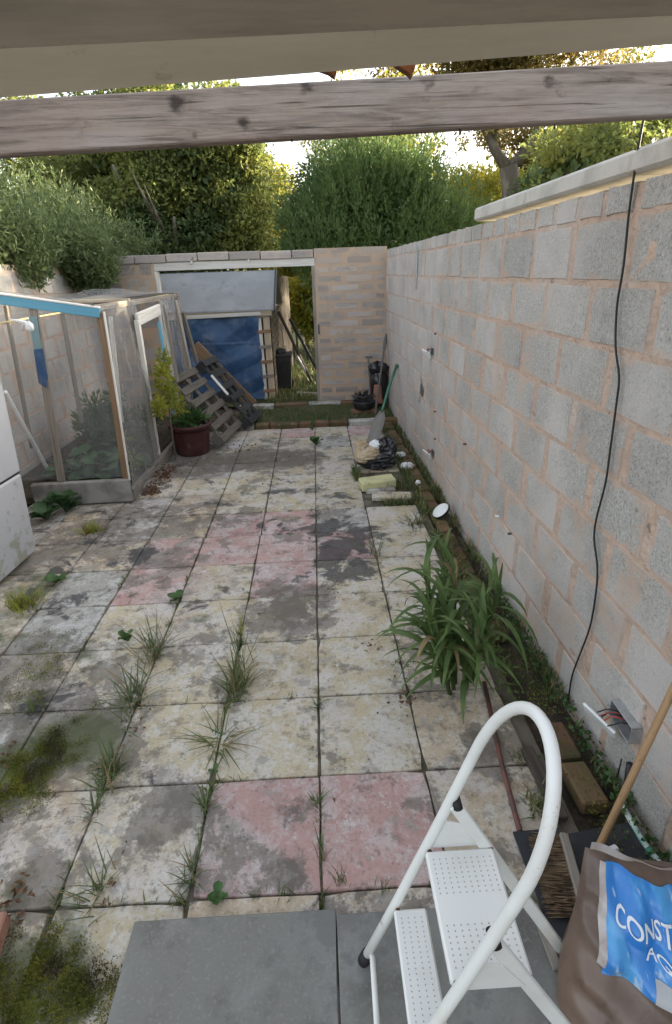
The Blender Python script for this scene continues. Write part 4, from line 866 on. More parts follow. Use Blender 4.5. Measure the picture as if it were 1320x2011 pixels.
tag(plank('grey_plank', (-.3, 8.25, .03), (.05, 8.1, .03), .12, .03, WD_GREY, None, (0, 1, 0)), 'short grey plank lying in the grass just beyond the doorway', 'plank')
fe = thing('board_fence', 'tall weathered board fence running away behind the shed gable', 'fence', (-.5, 10.2, 0))
for k in range(7): plank('fence_board', (-.66+.03*k, 9.95+.2*k, 0), (-.66+.03*k, 9.95+.2*k, 1.92-.01*k), .18, .02, WD_DARK, fe, (.18, 1, 0))

# ------------------------------------------------------------------ maize-like plant in the paving edge
mz = thing('maize_plant', 'clump of tall arching maize-like grass leaves at the foot of the wall', 'plant', (.70, .93, 0))
variants = []
for k in range(9):
    me = quads_mesh('leaf', blades(np.zeros((1, 3)), np.zeros(1), U(.36, .56, 1), U(.034, .052, 1), U(.22, .6, 1), U(1.7, 2.7, 1), seg=9, tipw=.04)); variants.append(me)
    me.materials.append(LF_DEAD if k == 8 else LF_CORN)
    bm = bmesh.new(); bm.from_mesh(me); bmesh.ops.remove_doubles(bm, verts=bm.verts, dist=1e-5); bm.to_mesh(me); bm.free(); me.shade_smooth()
stems = [((.685, .93), .5, (-.08, .02)), ((.70, .97), .6, (-.02, .08)), ((.74, .93), .6, (.08, .0)), ((.66, .90), .48, (-.14, -.05)), ((.72, .89), .5, (.05, -.08)), ((.64, .97), .6, (-.1, .1)), ((.78, .97), .5, (.12, .06)), ((.69, 1.03), .6, (-.03, .16))]
for (b0, h, ln) in stems:
    p0 = Vector((*b0, -.02)); p1 = Vector((b0[0]+ln[0], b0[1]+ln[1], h)); MB().tube([p0, p0*.5+p1*.5+Vector((0, 0, .03)), p1], [.011, .009, .005], 7).build('stem', LF_CORN, mz, True)
    nl_ = 21; a0 = random.uniform(0, 6.28)
    for k in range(nl_):
        q = .12+.86*k/(nl_-1); p = p0+(p1-p0)*q; a = a0+k*2.55+random.uniform(-.5, .5)
        if math.cos(a) > .55: a += 1.6
        s = random.uniform(.62, .9)*(1.0 if q < .75 else .75)
        link('leaf', random.choice(variants[:8]*3+variants[8:]), None, mz, Matrix.Translation(p) @ Matrix.Rotation(a, 4, 'Z') @ Euler((random.uniform(-.2, .2), random.uniform(-.2, .2) - (.35 if q > .8 else 0), 0)).to_matrix().to_4x4() @ Matrix.Scale(s, 4))

# ------------------------------------------------------------------ weeds in the paving joints
def mixed(me, n, seg, m_, part=.2):
    me.materials.append(m_); me.materials.append(LF_DEAD); me.materials.append(LF_GRASSG)
    ix = RNG.choice([0, 1, 2], n, p=[1-part-.15, part, .15]); me.polygons.foreach_set('material_index', np.tile(ix, seg).astype(np.int32)); return me
def tuft(name, px, py, n, L, W, lab, m_=LF_GRASS, lean=(.1, 1.2), curl=(.3, 1.3), spread=(.03, .05), cat='grass tuft', seg=4):
    p = G(px, py); b0 = np.array([p[0], p[1], -.012])+np.stack([RNG.normal(0, spread[0], n), RNG.normal(0, spread[1], n), np.zeros(n)], 1)
    o = link(name, mixed(quads_mesh(name, blades(b0, U(0, 6.28, n), U(*L, n), U(*W, n), U(*lean, n), U(*curl, n), seg)), n, seg, m_), None)
    return tag(o, lab, cat, 'weeds growing in the paving joints')
tuft('grass_tuft', 300, 1290, 70, (.12, .34), (.004, .008), 'tallest seeding grass tuft in the second joint from the left', LF_GRASSG, (.1, 1.0), (.2, .9), (.018, .05))
tuft('grass_tuft', 262, 1370, 80, (.08, .26), (.004, .009), 'grass tuft in the second joint, just below the tall seeding tuft', LF_GRASSG, (.2, 1.2), (.2, 1.), (.018, .07))
tuft('grass_tuft', 214, 1520, 110, (.06, .17), (.004, .009), 'bushy bright green grass tuft in the second joint beside the moss', LF_GRASS, (.05, .9), (.3, 1.2), (.022, .05))
tuft('grass_tuft', 190, 1590, 26, (.05, .15), (.003, .007), 'small straggling grass tuft below the bushy tuft beside the moss', LF_GRASS, (.1, 1.), (.3, 1.), (.014, .03))
tuft('grass_tuft', 465, 1350, 130, (.06, .2), (.004, .009), 'dense grass tuft on the crossing of two joints in the centre left', LF_GRASS, (.05, 1.0), (.3, 1.2), (.03, .05))
tuft('grass_tuft', 480, 1310, 22, (.2, .42), (.003, .006), 'tall thin seeding stalks rising above the dense centre tuft', LF_GRASSG, (.1, .7), (.1, .6), (.03, .05))
tuft('grass_tuft', 432, 1455, 46, (.12, .28), (.004, .008), 'spidery grass tuft splayed flat across the yellow slabs', LF_GRASS, (.8, 1.4), (.2, .7), (.014, .03))
tuft('grass_tuft', 468, 1243, 34, (.05, .13), (.004, .008), 'little yellow-green tuft in the third joint above the dense tuft', LF_GOLD, (.05, .8), (.2, 1.), (.01, .016))
tuft('grass_tuft', 403, 1580, 36, (.05, .13), (.004, .007), 'thin grass tuft in the third joint beside the pink slab', LF_GRASS, (.1, .9), (.3, 1.), (.01, .04))
tuft('grass_tuft', 377, 1715, 40, (.06, .14), (.004, .007), 'sparse grass tuft in the third joint near the grey slab', LF_GRASSG, (.1, 1.1), (.3, 1.), (.01, .03))
tuft('grass_tuft', 626, 1385, 26, (.04, .1), (.003, .006), 'tiny grass tuft in the central joint between two cream slabs', LF_GRASS, (.1, .9), (.3, 1.), (.008, .02))
tuft('grass_tuft', 622, 1575, 22, (.04, .1), (.003, .006), 'tiny grass tuft in the central joint between two pink slabs', LF_GRASS, (.1, .9), (.3, 1.), (.008, .02))
tuft('grass_tuft', 632, 1690, 12, (.1, .2), (.003, .006), 'few upright blades in the central joint near the grey slab', LF_GRASSG, (.05, .4), (.1, .5), (.006, .015))
tuft('grass_tuft', 675, 1735, 16, (.06, .13), (.003, .006), 'pale upright blades on the near joint under the right pink slab', LF_GRASSG, (.05, .5), (.1, .5), (.012, .008))
tuft('grass_tuft', 740, 1090, 30, (.1, .26), (.004, .007), 'wispy grass tuft in the right joint by the dark stain', LF_GRASSG, (.2, 1.2), (.2, .8), (.015, .04))
tuft('grass_tuft', 78, 1385, 40, (.06, .15), (.004, .008), 'upright grass tuft above the moss at the far left', LF_GRASS, (.05, .7), (.2, .9), (.025, .03))
tuft('grass_tuft', 190, 1760, 40, (.06, .18), (.003, .006), 'faint grey grass tuft at the lower left joint', LF_GRASSG, (.2, 1.2), (.2, .8), (.02, .04))
tuft('grass_tuft', 45, 1190, 260, (.05, .16), (.004, .008), 'yellowish grass patch at the foot of the fridge freezer', LF_GOLD, (.05, .9), (.2, 1.), (.05, .045))
tuft('grass_tuft', 178, 1045, 60, (.06, .15), (.01, .02), 'yellow-green weed standing alone in front of the cage base', LF_GOLD, (.05, 1.), (.3, 1.2), (.04, .03), 'weed')
def rosette(px, py, n, L, lab, m_=LF_BROAD, up_=.5, h=.0, name='weed'):
    p = V(G(px, py)); t = thing(name, lab, 'weed', p, 0, 'weeds growing in the paving joints')
    mes = []
    for k in range(3):
        l_ = L*random.uniform(.8, 1.1); prof = [.12, .5, .95, 1, .8, .0]; P = []
        mb = MB(); mb.grid(lambda u, v: (l_*v*math.cos(.5*v)+.0, (u-.5)*l_*.62*(np.interp(v, [0, .2, .45, .65, .85, 1], prof)), l_*.55*v*(1-.75*v)+abs(u-.5)*.2*l_*v), 5, 7); me = mb.mesh('leaf'); me.materials.append(m_); me.shade_smooth(); mes.append(me)
    for k in range(n):
        link('leaf', random.choice(mes), None, t, Matrix.Translation(p+Vector((random.uniform(-.01, .01), random.uniform(-.01, .01), .002+h*random.random()))) @ Matrix.Rotation(6.28*k/n+random.uniform(-.4, .4), 4, 'Z') @ Euler((0, -random.uniform(.1, up_), 0)).to_matrix().to_4x4() @ Matrix.Scale(random.uniform(.6, 1.1), 4))
    return t
rosette(430, 1765, 11, .06, 'low broad-leaved weed at the joint above the left grey porcelain slab')
rosette(345, 1178, 8, .09, 'dark green weed on the joint beside the row of pink slabs')
rosette(250, 1262, 14, .07, 'bright bushy green weed left of the tall seeding grass', LF_BROAD, .9, .05)
rosette(108, 1145, 8, .09, 'bluish green weed by the corner of the fridge freezer')
rosette(418, 1515, 5, .035, 'tiny dark weed in the third joint below the spidery tuft')
rosette(620, 875, 16, .13, 'weed clump standing on the far paving before the doorway', LF_BROAD, 1.0, .06)
rosette(612, 850, 10, .09, 'tall thin weed just behind the far weed clump', LF_BROAD, 1.3, .15)
rosette(128, 1006, 20, .2, 'broad squash-leaved weed growing against the cage base', LF_VEG, .9, .08)
rosette(92, 1022, 18, .15, 'low dark weed between the cage base and the fridge freezer', LF_VEG, .7, .05)
# ------------------------------------------------------------------ plants in the cage
for (X, Y, h, n, lab, m_, L) in ((-2.15, 4.05, .22, 22, 'squash plant with broad leaves at the front of the cage', LF_VEG, .22), (-2.42, 4.1, .2, 16, 'squash plant with broad leaves at the left of the cage by the white pipe', LF_VEG, .2), (-1.98, 4.35, .3, 18, 'leafy green plant in the cage beside the brown corner post', LF_VEG, .18)):
    p = Vector((X, Y, .1)); t = thing('squash_plant', lab, 'plant', p)
    mes = []
    for k in range(3):
        mb = MB(); mb.grid(lambda u, v: (L*v, (u-.5)*L*1.05*np.interp(v, [0, .15, .4, .7, 1], [.2, .85, 1, .7, .05]), .12*L*math.sin(3*v)+.25*abs(u-.5)*L+.02*L*math.sin(20*u)), 7, 7); me = mb.mesh('leaf'); me.materials.append(m_); me.shade_smooth(); mes.append(me)
    for k in range(n):
        a = random.uniform(0, 6.28); q = Vector((math.cos(a), math.sin(a), 0))*random.uniform(.02, .24); z = random.uniform(.02, h)
        MB().tube([p, p+q+Vector((0, 0, z))], .004, 5, False).build('stalk', m_, t)
        link('leaf', random.choice(mes), None, t, Matrix.Translation(p+q+Vector((0, 0, z))) @ Matrix.Rotation(a+random.uniform(-.6, .6), 4, 'Z') @ Euler((random.uniform(-.3, .3), random.uniform(-.2, .5), 0)).to_matrix().to_4x4() @ Matrix.Scale(random.uniform(.55, 1.05), 4))
t = thing('dark_shrub', 'dark feathery shrub growing at the back of the netted cage', 'shrub', (-2.25, 5.2, 0))
ck = clumps_in((-2.3, 5.2, .38), (.45, .55, .42), 26, .16, 150)
P, D = crown_pts(ck); link('foliage', quads_mesh('foliage', leaves(P, D+np.array([0, 0, .8]), U(.05, .12, len(P)), U(.012, .03, len(P)))), LF_DARK, t)
MB().tube([(-2.25, 5.2, -.05), (-2.25, 5.2, .5)], [.02, .01], 6).build('stem', BARK, t)
t = thing('yellow_seedling', 'yellowing seedling inside the netting at the cage corner', 'plant', (-1.86, 4.1, 0))
plant_leaves('foliage', None, None, 0, (.05, .1), (.015, .03), LF_GOLD, t, -.1, [((-1.85, 4.15, .22), (.05, .06, .12), 46), ((-1.88, 4.12, .42), (.06, .06, .12), 30)])
MB().tube([(-1.86, 4.12, .02), (-1.87, 4.12, .5)], .005, 5).build('stem', LF_GOLD, t)
tag(box('bed_soil', (-2.42, 4.75, .03), (1.3, 2.1, .12), SOIL, None, .03), kind='structure')
# dead leaves gathered at the corner of the cage and along joints
def litter(name, spots, lab, size=(.022, .042)):
    P = []
    for (x, y, rx, ry, n, zz) in spots:
        c = np.stack([RNG.normal(x, rx, n), RNG.normal(y, ry, n), U(.004, zz, n)], 1); ax = unit(np.stack([RNG.normal(size=n), RNG.normal(size=n), RNG.normal(0, .25, n)], 1)); P.append(leaves(c, ax, U(*size, n), U(size[0]*.5, size[1]*.55, n), .3))
    return tag(link(name, quads_mesh(name, np.concatenate(P)), LITTER), lab, kind='stuff')
gx = lambda x, y: tuple(G(x, y)[:2])
litter('dead_leaves', [(*gx(322, 938), .05, .14, 260, .08), (*gx(296, 968), .05, .07, 140, .05), (*gx(14, 1800), .03, .08, 40, .03), (*gx(5, 1490), .03, .06, 22, .02), (*gx(490, 880), .12, .1, 40, .03), (*gx(370, 885), .2, .1, 40, .03)], None)
litter('leaf_crumbs', [(*gx(800, 1380), .03, .05, 26, .012), (*gx(790, 1300), .03, .04, 14, .012), (*gx(735, 1270), .03, .02, 12, .012), (*gx(215, 1740), .03, .06, 12, .012), (*gx(265, 1415), .02, .07, 16, .015), (0, 2.5, 1.1, 2.2, 90, .008)], None, (.012, .03))
t = thing('torn_net', 'torn clump of white netting bunched at the cage corner on the paving', 'netting', G(275, 960))
MB().tube([G(310, 935, .06), G(285, 950, .03), G(272, 975, .02)], [.012, .022, .01], 7).build('net_clump', NET2, t, True); MB().tube([G(283, 935, .05), G(278, 955, .03), G(268, 972, .02)], .008, 6).build('net_edge', WHITEPL, t, True)
tag(box('red_brick', G(-38, 1872, .03), (.1, .2, .065), REDBRICK, None, .006, Euler((0, 0, .15))), 'red brick at the lower left beside the moss', 'brick')

# ------------------------------------------------------------------ moss, grass along the wall, grass bank at the end
def mossbed(name, x0, x1, y0, y1, h, seed, m_=MOSS):
    rr = np.random.default_rng(seed); ph = rr.uniform(0, 6, 6)
    def fn(u, v):
        e = max(0, min(u, 1-u, v, 1-v))*2; x, y = x0+(x1-x0)*u, y0+(y1-y0)*v
        n_ = .5+.25*math.sin(13*x+ph[0]+5*y)+.25*math.sin(17*y+ph[1]-7*x)+.2*math.sin(31*x+29*y+ph[2])+random.uniform(-.25, .25)
        edge = e*2.4+.35*math.sin(19*x+ph[3])+.35*math.sin(23*y+ph[4])-.35
        return (x, y, -.012+(h*max(.15, n_))*min(1, max(0, edge)))
    return tag(MB().grid(fn, 60, 60).build(name, m_, smooth=True), kind='stuff')
mossbed('moss', -1.5, -1.06, .34, .82, .012, 1); mossbed('moss', -1.15, -.6, -.36, -.1, .016, 2); mossbed('moss', -1.75, -1.4, .95, 1.6, .008, 6)

for i, (x, y, rx, ry, n_) in enumerate(((-1.24, .58, .1, .13, 9500), (-.84, -.22, .14, .07, 14000), (-1.5, 1.25, .1, .2, 2600), (-.9, 4.75, .4, .12, 900))):
    k = 60; cx_ = RNG.normal(x, rx, k); cy_ = RNG.normal(y, ry, k); j = RNG.integers(0, k, n_)
    P = np.stack([cx_[j]+RNG.normal(0, .022, n_), cy_[j]+RNG.normal(0, .022, n_), U(-.002, .008, n_)], 1)
    tag(link('moss_tips', quads_mesh('moss_tips', leaves(P, RNG.normal(size=(n_, 3))*.6+np.array([0, 0, .8]), U(.004, .010, n_), U(.003, .006, n_), .1)), MOSSTIP), kind='stuff')
n_ = 5000; wy = U(-.1, 4.5, n_); kk = np.sin(wy*9)+np.sin(wy*23+1)*.6
P = np.stack([wallx(wy)-.165+RNG.normal(0, .035, n_), wy, U(.012, .03, n_)], 1)[kk > -.5]
tag(link('moss_tips', quads_mesh('moss_tips', leaves(P, RNG.normal(size=P.shape)*.6+np.array([0, 0, .8]), U(.006, .016, len(P)), U(.003, .007, len(P)), .1)), MOSSTIP), kind='stuff')
def grass(name, bases, L, W, m_=LF_GRASS, lean=(.0, .7), curl=(.3, 1.4)):
    n = len(bases); return tag(link(name, mixed(quads_mesh(name, blades(bases, U(0, 6.28, n), U(*L, n), U(*W, n), U(*lean, n), U(*curl, n), 3)), n, 3, m_), None), kind='stuff')
def band(n, f, seed=None): return np.array([f(a, b_) for a, b_ in zip(RNG.random(n), RNG.random(n))])
# wall foot: clumped growth between the bricks and the wall
def clumpy(n, y0, y1, xf, k, r):
    ys = U(y0, y1, k); c = RNG.integers(0, k, n); y = ys[c]+RNG.normal(0, r, n); return np.stack([xf(y)+RNG.normal(0, .02, n), y, np.full(n, -.02)], 1)
grass('wall_foot_grass', clumpy(1800, -.1, 6.8, lambda y: wallx(y)-.045, 46, .07), (.03, .1), (.004, .01))
grass('edge_grass', clumpy(2600, 1.6, 6.4, lambda y: wallx(y)-.25, 20, .09), (.04, .13), (.004, .009))
grass('gap_grass', np.concatenate([band(700, lambda a, b_: (.62+.36*a, 3.25+.12*b_, -.05)), band(700, lambda a, b_: (.66+.32*a, 3.62+.3*b_, -.05)), band(260, lambda a, b_: (.40+.06*a, 3.9+.3*b_, -.01))]), (.05, .14), (.005, .01))
n = 520; wy = U(-.05, 1.9, n); P = np.stack([wallx(wy)-.055+RNG.normal(0, .022, n), wy, U(-.005, .05, n)], 1)
tag(link('creeping_weed', quads_mesh('creeping_weed', leaves(P, RNG.normal(size=(n, 3))+np.array([-.3, 0, .5]), U(.015, .035, n), U(.012, .024, n), .1)), LF_BROAD), kind='stuff')
n = 500; P = np.stack([RNG.normal(.95, .035, n), RNG.normal(1.35, .3, n), U(0, .1, n)], 1)
tag(link('low_weed', quads_mesh('low_weed', leaves(P, RNG.normal(size=(n, 3))+np.array([-.2, 0, .8]), U(.02, .06, n), U(.008, .02, n), .1)), LF_GRASS), kind='stuff')
tuft('grass_tuft', 1060, 1590, 90, (.04, .1), (.003, .007), 'small green tuft between the dark batten and the mossy bricks', LF_GRASS, (.05, 1.), (.3, 1.2), (.02, .03))
tuft('grass_tuft', 1020, 1490, 30, (.03, .07), (.003, .007), 'sparse tuft beside the rusty pipe inside the ladder loop', LF_GRASS, (.1, 1.1), (.3, 1.2), (.02, .02))
tuft('grass_tuft', 815, 1028, 60, (.08, .18), (.006, .011), 'dark tuft spilling over the cream slab beside the white lamp', LF_GRASS, (.5, 1.3), (.3, 1.), (.03, .03))
tuft('grass_tuft', 858, 968, 90, (.06, .16), (.006, .011), 'tuft on the bricks just behind the white lamp', LF_GRASS, (.1, .9), (.3, 1.), (.035, .05))
tuft('fern', 985, 1130, 40, (.12, .34), (.005, .009), 'tall feathery weed against the wall behind the maize plant', LF_GRASSG, (.0, .35), (.0, .3), (.02, .02), 'weed')
st_ = struct('step')
x = -1.12
while x < 1.0:
    L = random.uniform(.2, .42); box('step_stone', (x+L/2, 6.13+random.uniform(-.015, .015), .012), (L-.015, .13, .09), random.choice((BRICK, BRICK, SL_GREY)), st_, .014, Euler((random.uniform(-.04, .04), random.uniform(-.03, .03), random.uniform(-.04, .04)))); x += L
bank = MB().grid(lambda u, v: (-1.15+2.3*u, 6.08+1.0*v, -.02+.075*min(1, v*1.6)+.02*math.sin(9*u+3*v)*(v > .05)), 30, 12).build('grass_bank', LAWN, smooth=True); tag(bank, kind='structure')
grass('bank_grass', clumpy(2800, 6.2, 7.0, lambda y: U(-1.1, 1.1, len(y)), 500, .05)+np.array([0, 0, .065]), (.025, .075), (.004, .009))
grass('lawn_grass', np.concatenate([band(5000, lambda a, b_: (-.8+1.8*a, 7.7+3.5*b_, -.02)), band(4000, lambda a, b_: (-2+4*a, 9.5+6*b_, -.02))]), (.06, .2), (.006, .014))
# thin growth in the joints of the paving
def jointgrass():
    B = []
    for c, y0, y1, n in ((-2, -.1, 2.2, 330), (-1, 0, 1.9, 230), (0, -.05, 1.0, 60), (1, .1, 2.6, 50), (-3, 1.0, 2.6, 60), (-2, 2.0, 3.2, 60)):
        k = max(4, n//14); B.append(np.stack([c*SX+RNG.normal(0, .006, n), U(y0, y1, k)[RNG.integers(0, k, n)]+RNG.normal(0, .025, n), np.full(n, -.02)], 1))
    for r, x0, x1, n in ((0, -.9, .45, 90), (1, -1.3, .4, 30), (2, -1., .45, 30)):
        k = max(4, n//10); B.append(np.stack([U(x0, x1, k)[RNG.integers(0, k, n)]+RNG.normal(0, .02, n), r*SY+RNG.normal(0, .005, n), np.full(n, -.02)], 1))
    return np.concatenate(B)
grass('joint_weeds', jointgrass(), (.025, .07), (.003, .006))

# ------------------------------------------------------------------ trees and shrubs beyond the walls
def tree(name, lab, cat, base, trunk, crowns, leafsz, m_, up_=0., group=None, droop=0., dpow=.5, inner=None):
    t = thing(name, lab, cat, base, 0, group)
    mb = MB()
    for pts, rs in trunk: mb.tube(pts, rs, 8)
    if trunk: mb.build('trunk', BARK, t, True)
    if inner:
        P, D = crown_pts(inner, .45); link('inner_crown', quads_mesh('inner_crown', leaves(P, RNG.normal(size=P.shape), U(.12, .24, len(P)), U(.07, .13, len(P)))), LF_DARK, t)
    for ck, mm_ in crowns:
        P, D = crown_pts(ck, dpow); n = len(P)
        link('crown', quads_mesh('crown', leaves(P, D*.8+RNG.normal(0, .7, (n, 3))+np.array([0, 0, up_]), U(leafsz[0], leafsz[1], n), U(leafsz[0]*.35, leafsz[1]*.5, n))), mm_, t)
    return t
def limbs(b, h, k, spread, r, lean=(0, 0)):
    out = []; b = V(b); top = b+Vector((lean[0], lean[1], h)); out.append(([b, b*.5+top*.5+Vector((.05, 0, 0)), top], [r, r*.8, r*.6]))
    for i in range(k):
        a = 6.28*i/k+random.uniform(-.4, .4); e = top+Vector((math.cos(a)*spread, math.sin(a)*spread*.8, spread*random.uniform(.6, 1.3))); mid = top*.55+e*.45+Vector((0, 0, -.1*spread))
        out.append(([top-Vector((0, 0, h*.1*random.random())), mid, e], [r*.5, r*.32, r*.12]))
        for j in range(2):
            e2 = e+Vector((random.uniform(-.5, .5), random.uniform(-.4, .4), random.uniform(.1, .6)))*spread; out.append(([mid, mid*.4+e2*.6, e2], [r*.22, r*.13, r*.05]))
    return out
# big dense tree at the left
tree('broadleaf_tree', 'big dense dark green tree behind the far wall at left', 'tree', (-2.9, 11.8, 0), limbs((-2.9, 11.8, -.1), 2.0, 6, 1.6, .2),
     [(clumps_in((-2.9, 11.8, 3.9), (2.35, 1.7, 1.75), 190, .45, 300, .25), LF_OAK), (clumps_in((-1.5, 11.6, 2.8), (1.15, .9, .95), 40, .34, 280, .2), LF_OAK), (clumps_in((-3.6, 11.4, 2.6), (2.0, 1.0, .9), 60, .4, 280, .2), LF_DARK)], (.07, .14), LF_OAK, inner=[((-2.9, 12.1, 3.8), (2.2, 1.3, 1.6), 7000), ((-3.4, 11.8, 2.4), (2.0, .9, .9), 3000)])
tree('broadleaf_tree', 'tree with brownish yellow leaves high at the upper right behind the block wall', 'tree', (3.5, 9.2, 0), [([(3.5, 9.2, -.1), (3.52, 9.2, 1.8), (3.47, 9.2, 3.1), (3.40, 9.2, 3.42)], [.2, .17, .15, .15]),
     ([(3.42, 9.2, 3.35), (3.15, 9.2, 3.65), (2.85, 9.3, 4.2), (2.6, 9.3, 5.0)], [.10, .075, .05, .02]), ([(3.44, 9.2, 3.38), (3.75, 9.2, 3.75), (4.0, 9.1, 4.3), (4.4, 9.1, 5.1)], [.10, .075, .05, .02]), ([(3.1, 9.2, 3.7), (3.3, 9.25, 4.2), (3.3, 9.3, 5.2)], [.05, .04, .02]), ([(2.9, 9.25, 4.1), (2.5, 9.2, 4.3), (2.1, 9.2, 4.7)], [.04, .025, .01]), ([(3.9, 9.1, 4.1), (3.7, 9.2, 4.7), (3.8, 9.2, 5.3)], [.04, .03, .015])],
     [(clumps_in((3.3, 9.3, 5.0), (2.5, 1.2, .85), 130, .32, 170, .1), LF_AUT), (clumps_in((3.2, 9.2, 4.1), (1.3, .7, .5), 16, .2, 60, .1), LF_AUT)], (.05, .1), LF_AUT)
# feathery conifer in the middle: upright shoots
t = thing('conifer', 'bushy mid green conifer with upright feathery shoots above the far wall', 'tree', (1.3, 10.3, 0))
def shoots(cs, n, hgt, fine, m_, parent, name='crown', wid=(.012, .022), spread=.16):
    A = []
    for (c, r) in cs:
        d = unit(RNG.normal(size=(n, 3))); p = np.array(c)+d*(RNG.random((n, 1))**.4)*np.array(r); ax = unit(np.stack([d[:, 0]*.55, d[:, 1]*.55, np.full(n, 1.)], 1)+RNG.normal(0, .12, (n, 3)))
        for k in range(fine):
            q = RNG.random((n, 1))*hgt; A.append(leaves(p+ax*q+RNG.normal(0, .012, (n, 3)), ax+RNG.normal(0, spread*2.2, (n, 3)), U(.05, .12, n), U(*wid, n), .2))
    return link(name, quads_mesh(name, np.concatenate(A)), m_, parent)
shoots([((1.5, 10.3, 2.5), (1.75, 1.1, 1.1)), ((1.35, 10.3, 3.4), (1.2, .9, .7)), ((2.45, 10.2, 2.5), (.85, .8, .85)), ((.3, 10.3, 2.4), (.8, .7, .8)), ((1.0, 10.1, 3.3), (.9, .7, .6)), ((1.6, 10.2, 1.2), (1.6, 1.1, 1.0))], 620, .42, 14, LF_CYP, t)
P, D = crown_pts([((1.3, 10.4, 2.3), (1.7, .7, 1.3), 12000), ((1.5, 10.4, 3.3), (1.2, .6, .65), 6000), ((2.4, 10.3, 2.5), (.7, .5, .7), 3000), ((.7, 10.3, 2.9), (.7, .5, .7), 3000)], .5); link('inner_crown', quads_mesh('inner_crown', leaves(P, RNG.normal(size=P.shape), U(.06, .14, len(P)), U(.03, .06, len(P)))), LF_CYP, t)
MB().tube([(1.3, 10.4, -.1), (1.3, 10.4, 3.2)], [.12, .03], 8).build('trunk', BARK, t)
t = thing('broadleaf_shrub', 'darker small-leaved shrub left of the conifer behind the far wall', 'shrub', (.2, 10.8, 0))
P, D = crown_pts(clumps_in((.25, 10.8, 2.7), (.66, .6, 1.1), 70, .28, 260, .2)); link('crown', quads_mesh('crown', leaves(P, D+RNG.normal(0, .7, P.shape), U(.05, .1, len(P)), U(.03, .05, len(P)))), LF_DARK, t)
MB().tube([(.25, 10.8, -.1), (.25, 10.8, 2.6)], [.06, .02], 8).build('trunk', BARK, t)
# feathery bushes hanging over the left wall
for (lab, cl_, sd_) in (('grey green feathery bush hanging over the left wall, nearest the fridge freezer', [((-3.35, 5.1, 2.45), (.5, .55, .5)), ((-3.2, 5.6, 2.15), (.4, .5, .4))], 1),
                        ('grey green bush spilling over the far end of the left wall towards the cage', [((-3.2, 6.6, 2.3), (.55, .6, .42)), ((-2.85, 6.7, 2.05), (.42, .4, .35)), ((-3.5, 7.4, 2.5), (.7, .7, .5))], 2),
                        ('taller green bush behind the left wall below the big tree', [((-4.3, 7.2, 2.7), (.8, .9, .75)), ((-3.9, 8.4, 2.6), (.8, .9, .7)), ((-3.2, 8.8, 2.3), (.7, .7, .45))], 3)):
    t = thing('overhanging_bush', lab, 'bush', (cl_[0][0][0], cl_[0][0][1], 0), 0, 'bushes over the left wall')
    shoots(cl_, 330, .26, 9, LF_GREY, t, 'crown', (.012, .024), .35)
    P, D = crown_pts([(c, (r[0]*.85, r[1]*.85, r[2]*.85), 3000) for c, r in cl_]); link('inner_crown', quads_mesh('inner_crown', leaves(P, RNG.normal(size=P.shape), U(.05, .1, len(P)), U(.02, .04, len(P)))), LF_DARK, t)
    c = cl_[0][0]; MB().tube([(c[0]-.2, c[1], -.1), c], [.05, .02], 6).build('trunk', BARK, t)
# shrubs beyond the right wall
for (lab, c, r, m_, k) in (('green hedge-like shrub beyond the block wall at the right edge', (3.6, 6.4, 2.5), (1.1, 1.2, 1.15), LF_OAK, 90), ('lighter green shrub beyond the block wall right of the tree trunk', (4.5, 8.6, 2.7), (1.0, 1.0, 1.1), LF_CYP, 90)):
    tree('broadleaf_shrub', lab, 'shrub', (c[0], c[1], 0), [([(c[0], c[1], -.1), (c[0], c[1], c[2])], [.07, .02])], [(clumps_in(c, r, k, .34, 300, .2), m_)], (.05, .11), m_, inner=[(c, tuple(q*.8 for q in r), 2500)])
tree('evergreen', 'dense evergreen tree added beyond the block wall to shade the left wall, reaching the right edge', 'tree', (6.6, 11.6, 0), limbs((6.6, 11.6, -.1), 2.0, 5, 1.0, .15), [(clumps_in((6.6, 11.6, 3.3), (1.6, 2.0, 1.9), 110, .45, 260, .2), LF_OAK)], (.08, .15), LF_OAK)  # added tree, crown widened to keep low sun off the left wall
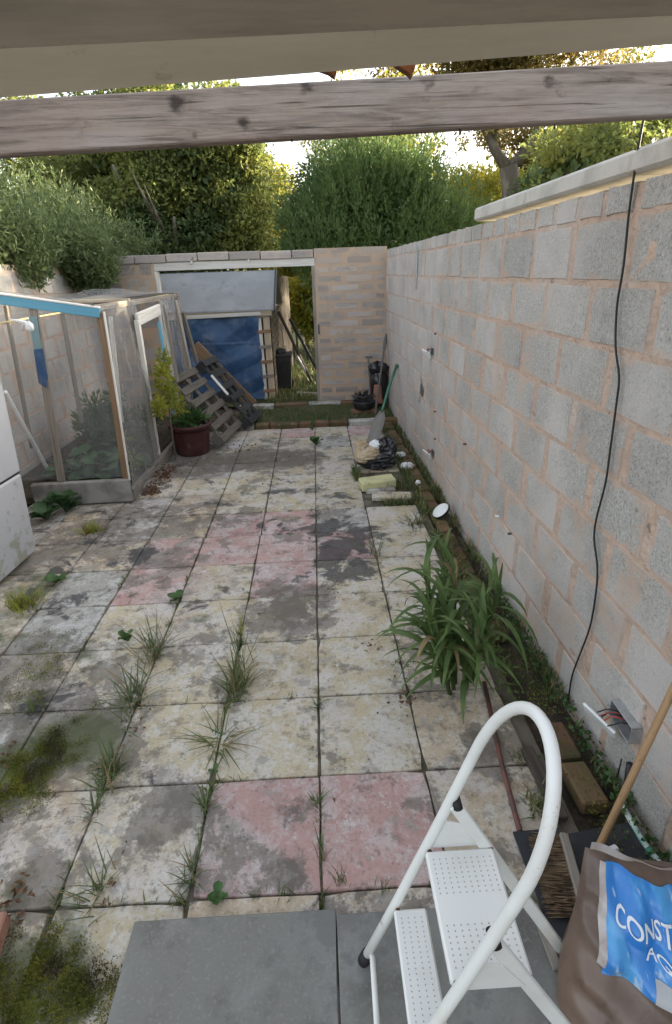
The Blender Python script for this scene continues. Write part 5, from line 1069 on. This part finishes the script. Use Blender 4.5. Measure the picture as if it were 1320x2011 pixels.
# sunlit yellow foliage farther back
for (lab, c, r, m_, k, h) in (('sunlit yellow bush on the grass seen through the doorway', (-.05, 12.6, 1.25), (.7, .7, .95), LF_YEL, 40, 0), ('yellow sapling clump in sun left of the conifer top', (-.35, 14.5, 2.2), (.9, .8, .9), LF_YEL, 34, 0), ('thin yellow saplings between the conifer and the right tree', (4.2, 14.8, 3.2), (1.0, .8, 1.6), LF_YEL, 40, 0), ('dark hedge shrub at the end of the grass behind the yellow bush', (.5, 14.2, .9), (1.1, .6, 1.1), LF_DARK, 46, 0)):
    tree('yellow_bush' if m_ is LF_YEL else 'dark_bush', lab, 'bush', (c[0], c[1], 0), [([(c[0]+dx, c[1], -.1), (c[0]+dx*1.6, c[1], c[2]+r[2]*.6)], [.035, .01]) for dx in (-.4, -.1, .2, .45)], [(clumps_in(c, r, k, .3, 230, .2), m_)], (.06, .12), m_)
far = [(-9, 22, 5.0, 3.6, LF_OAK), (-4.2, 21, 5.4, 3.0, LF_OAK), (-2.4, 27, 4.4, 2.3, LF_YEL), (2.9, 25, 6.6, 3.1, LF_YEL), (9.6, 24, 5.8, 3.0, LF_AUT), (11.5, 20, 5.2, 3.4, LF_OAK), (5.6, 17, 3.0, 1.5, LF_YEL)]
flab = ['far olive tree at the extreme left of the skyline', 'far olive tree behind the big dense tree', 'far pale yellow tree in the gap left of centre', 'far yellow tree behind the conifer top', 'far brownish tree behind the right trunk', 'far olive tree beyond the block wall at the right edge', 'pale yellow tree just right of the trunk behind the shrubs']
for (x, y, h, r, m_), lab in zip(far, flab):
    tree('distant_tree', lab, 'tree', (x, y, 0), limbs((x, y, -.1), h*.45, 5, r*.55, .16), [(clumps_in((x, y, h), (r, r*.8, r*1.15), 150, .6, 130, .1), m_)], (.12, .24), m_, 0, 'trees on the skyline')
tag(sheet('meadow', -120, 120, 60, 160, -.02, LAWN), kind='structure')
t = thing('hedge', 'long dark hedge closing the view at the end of the garden', 'hedge', (0, 30, 0))
P, D = crown_pts(sum([clumps_in((x, 31, 1.2), (1.6, .9, 1.3), 26, .5, 55, .2) for x in range(-22, 24, 3)], [])); link('foliage', quads_mesh('foliage', leaves(P, D+RNG.normal(0, .7, P.shape), U(.16, .3, len(P)), U(.08, .15, len(P)))), LF_OAK, t)
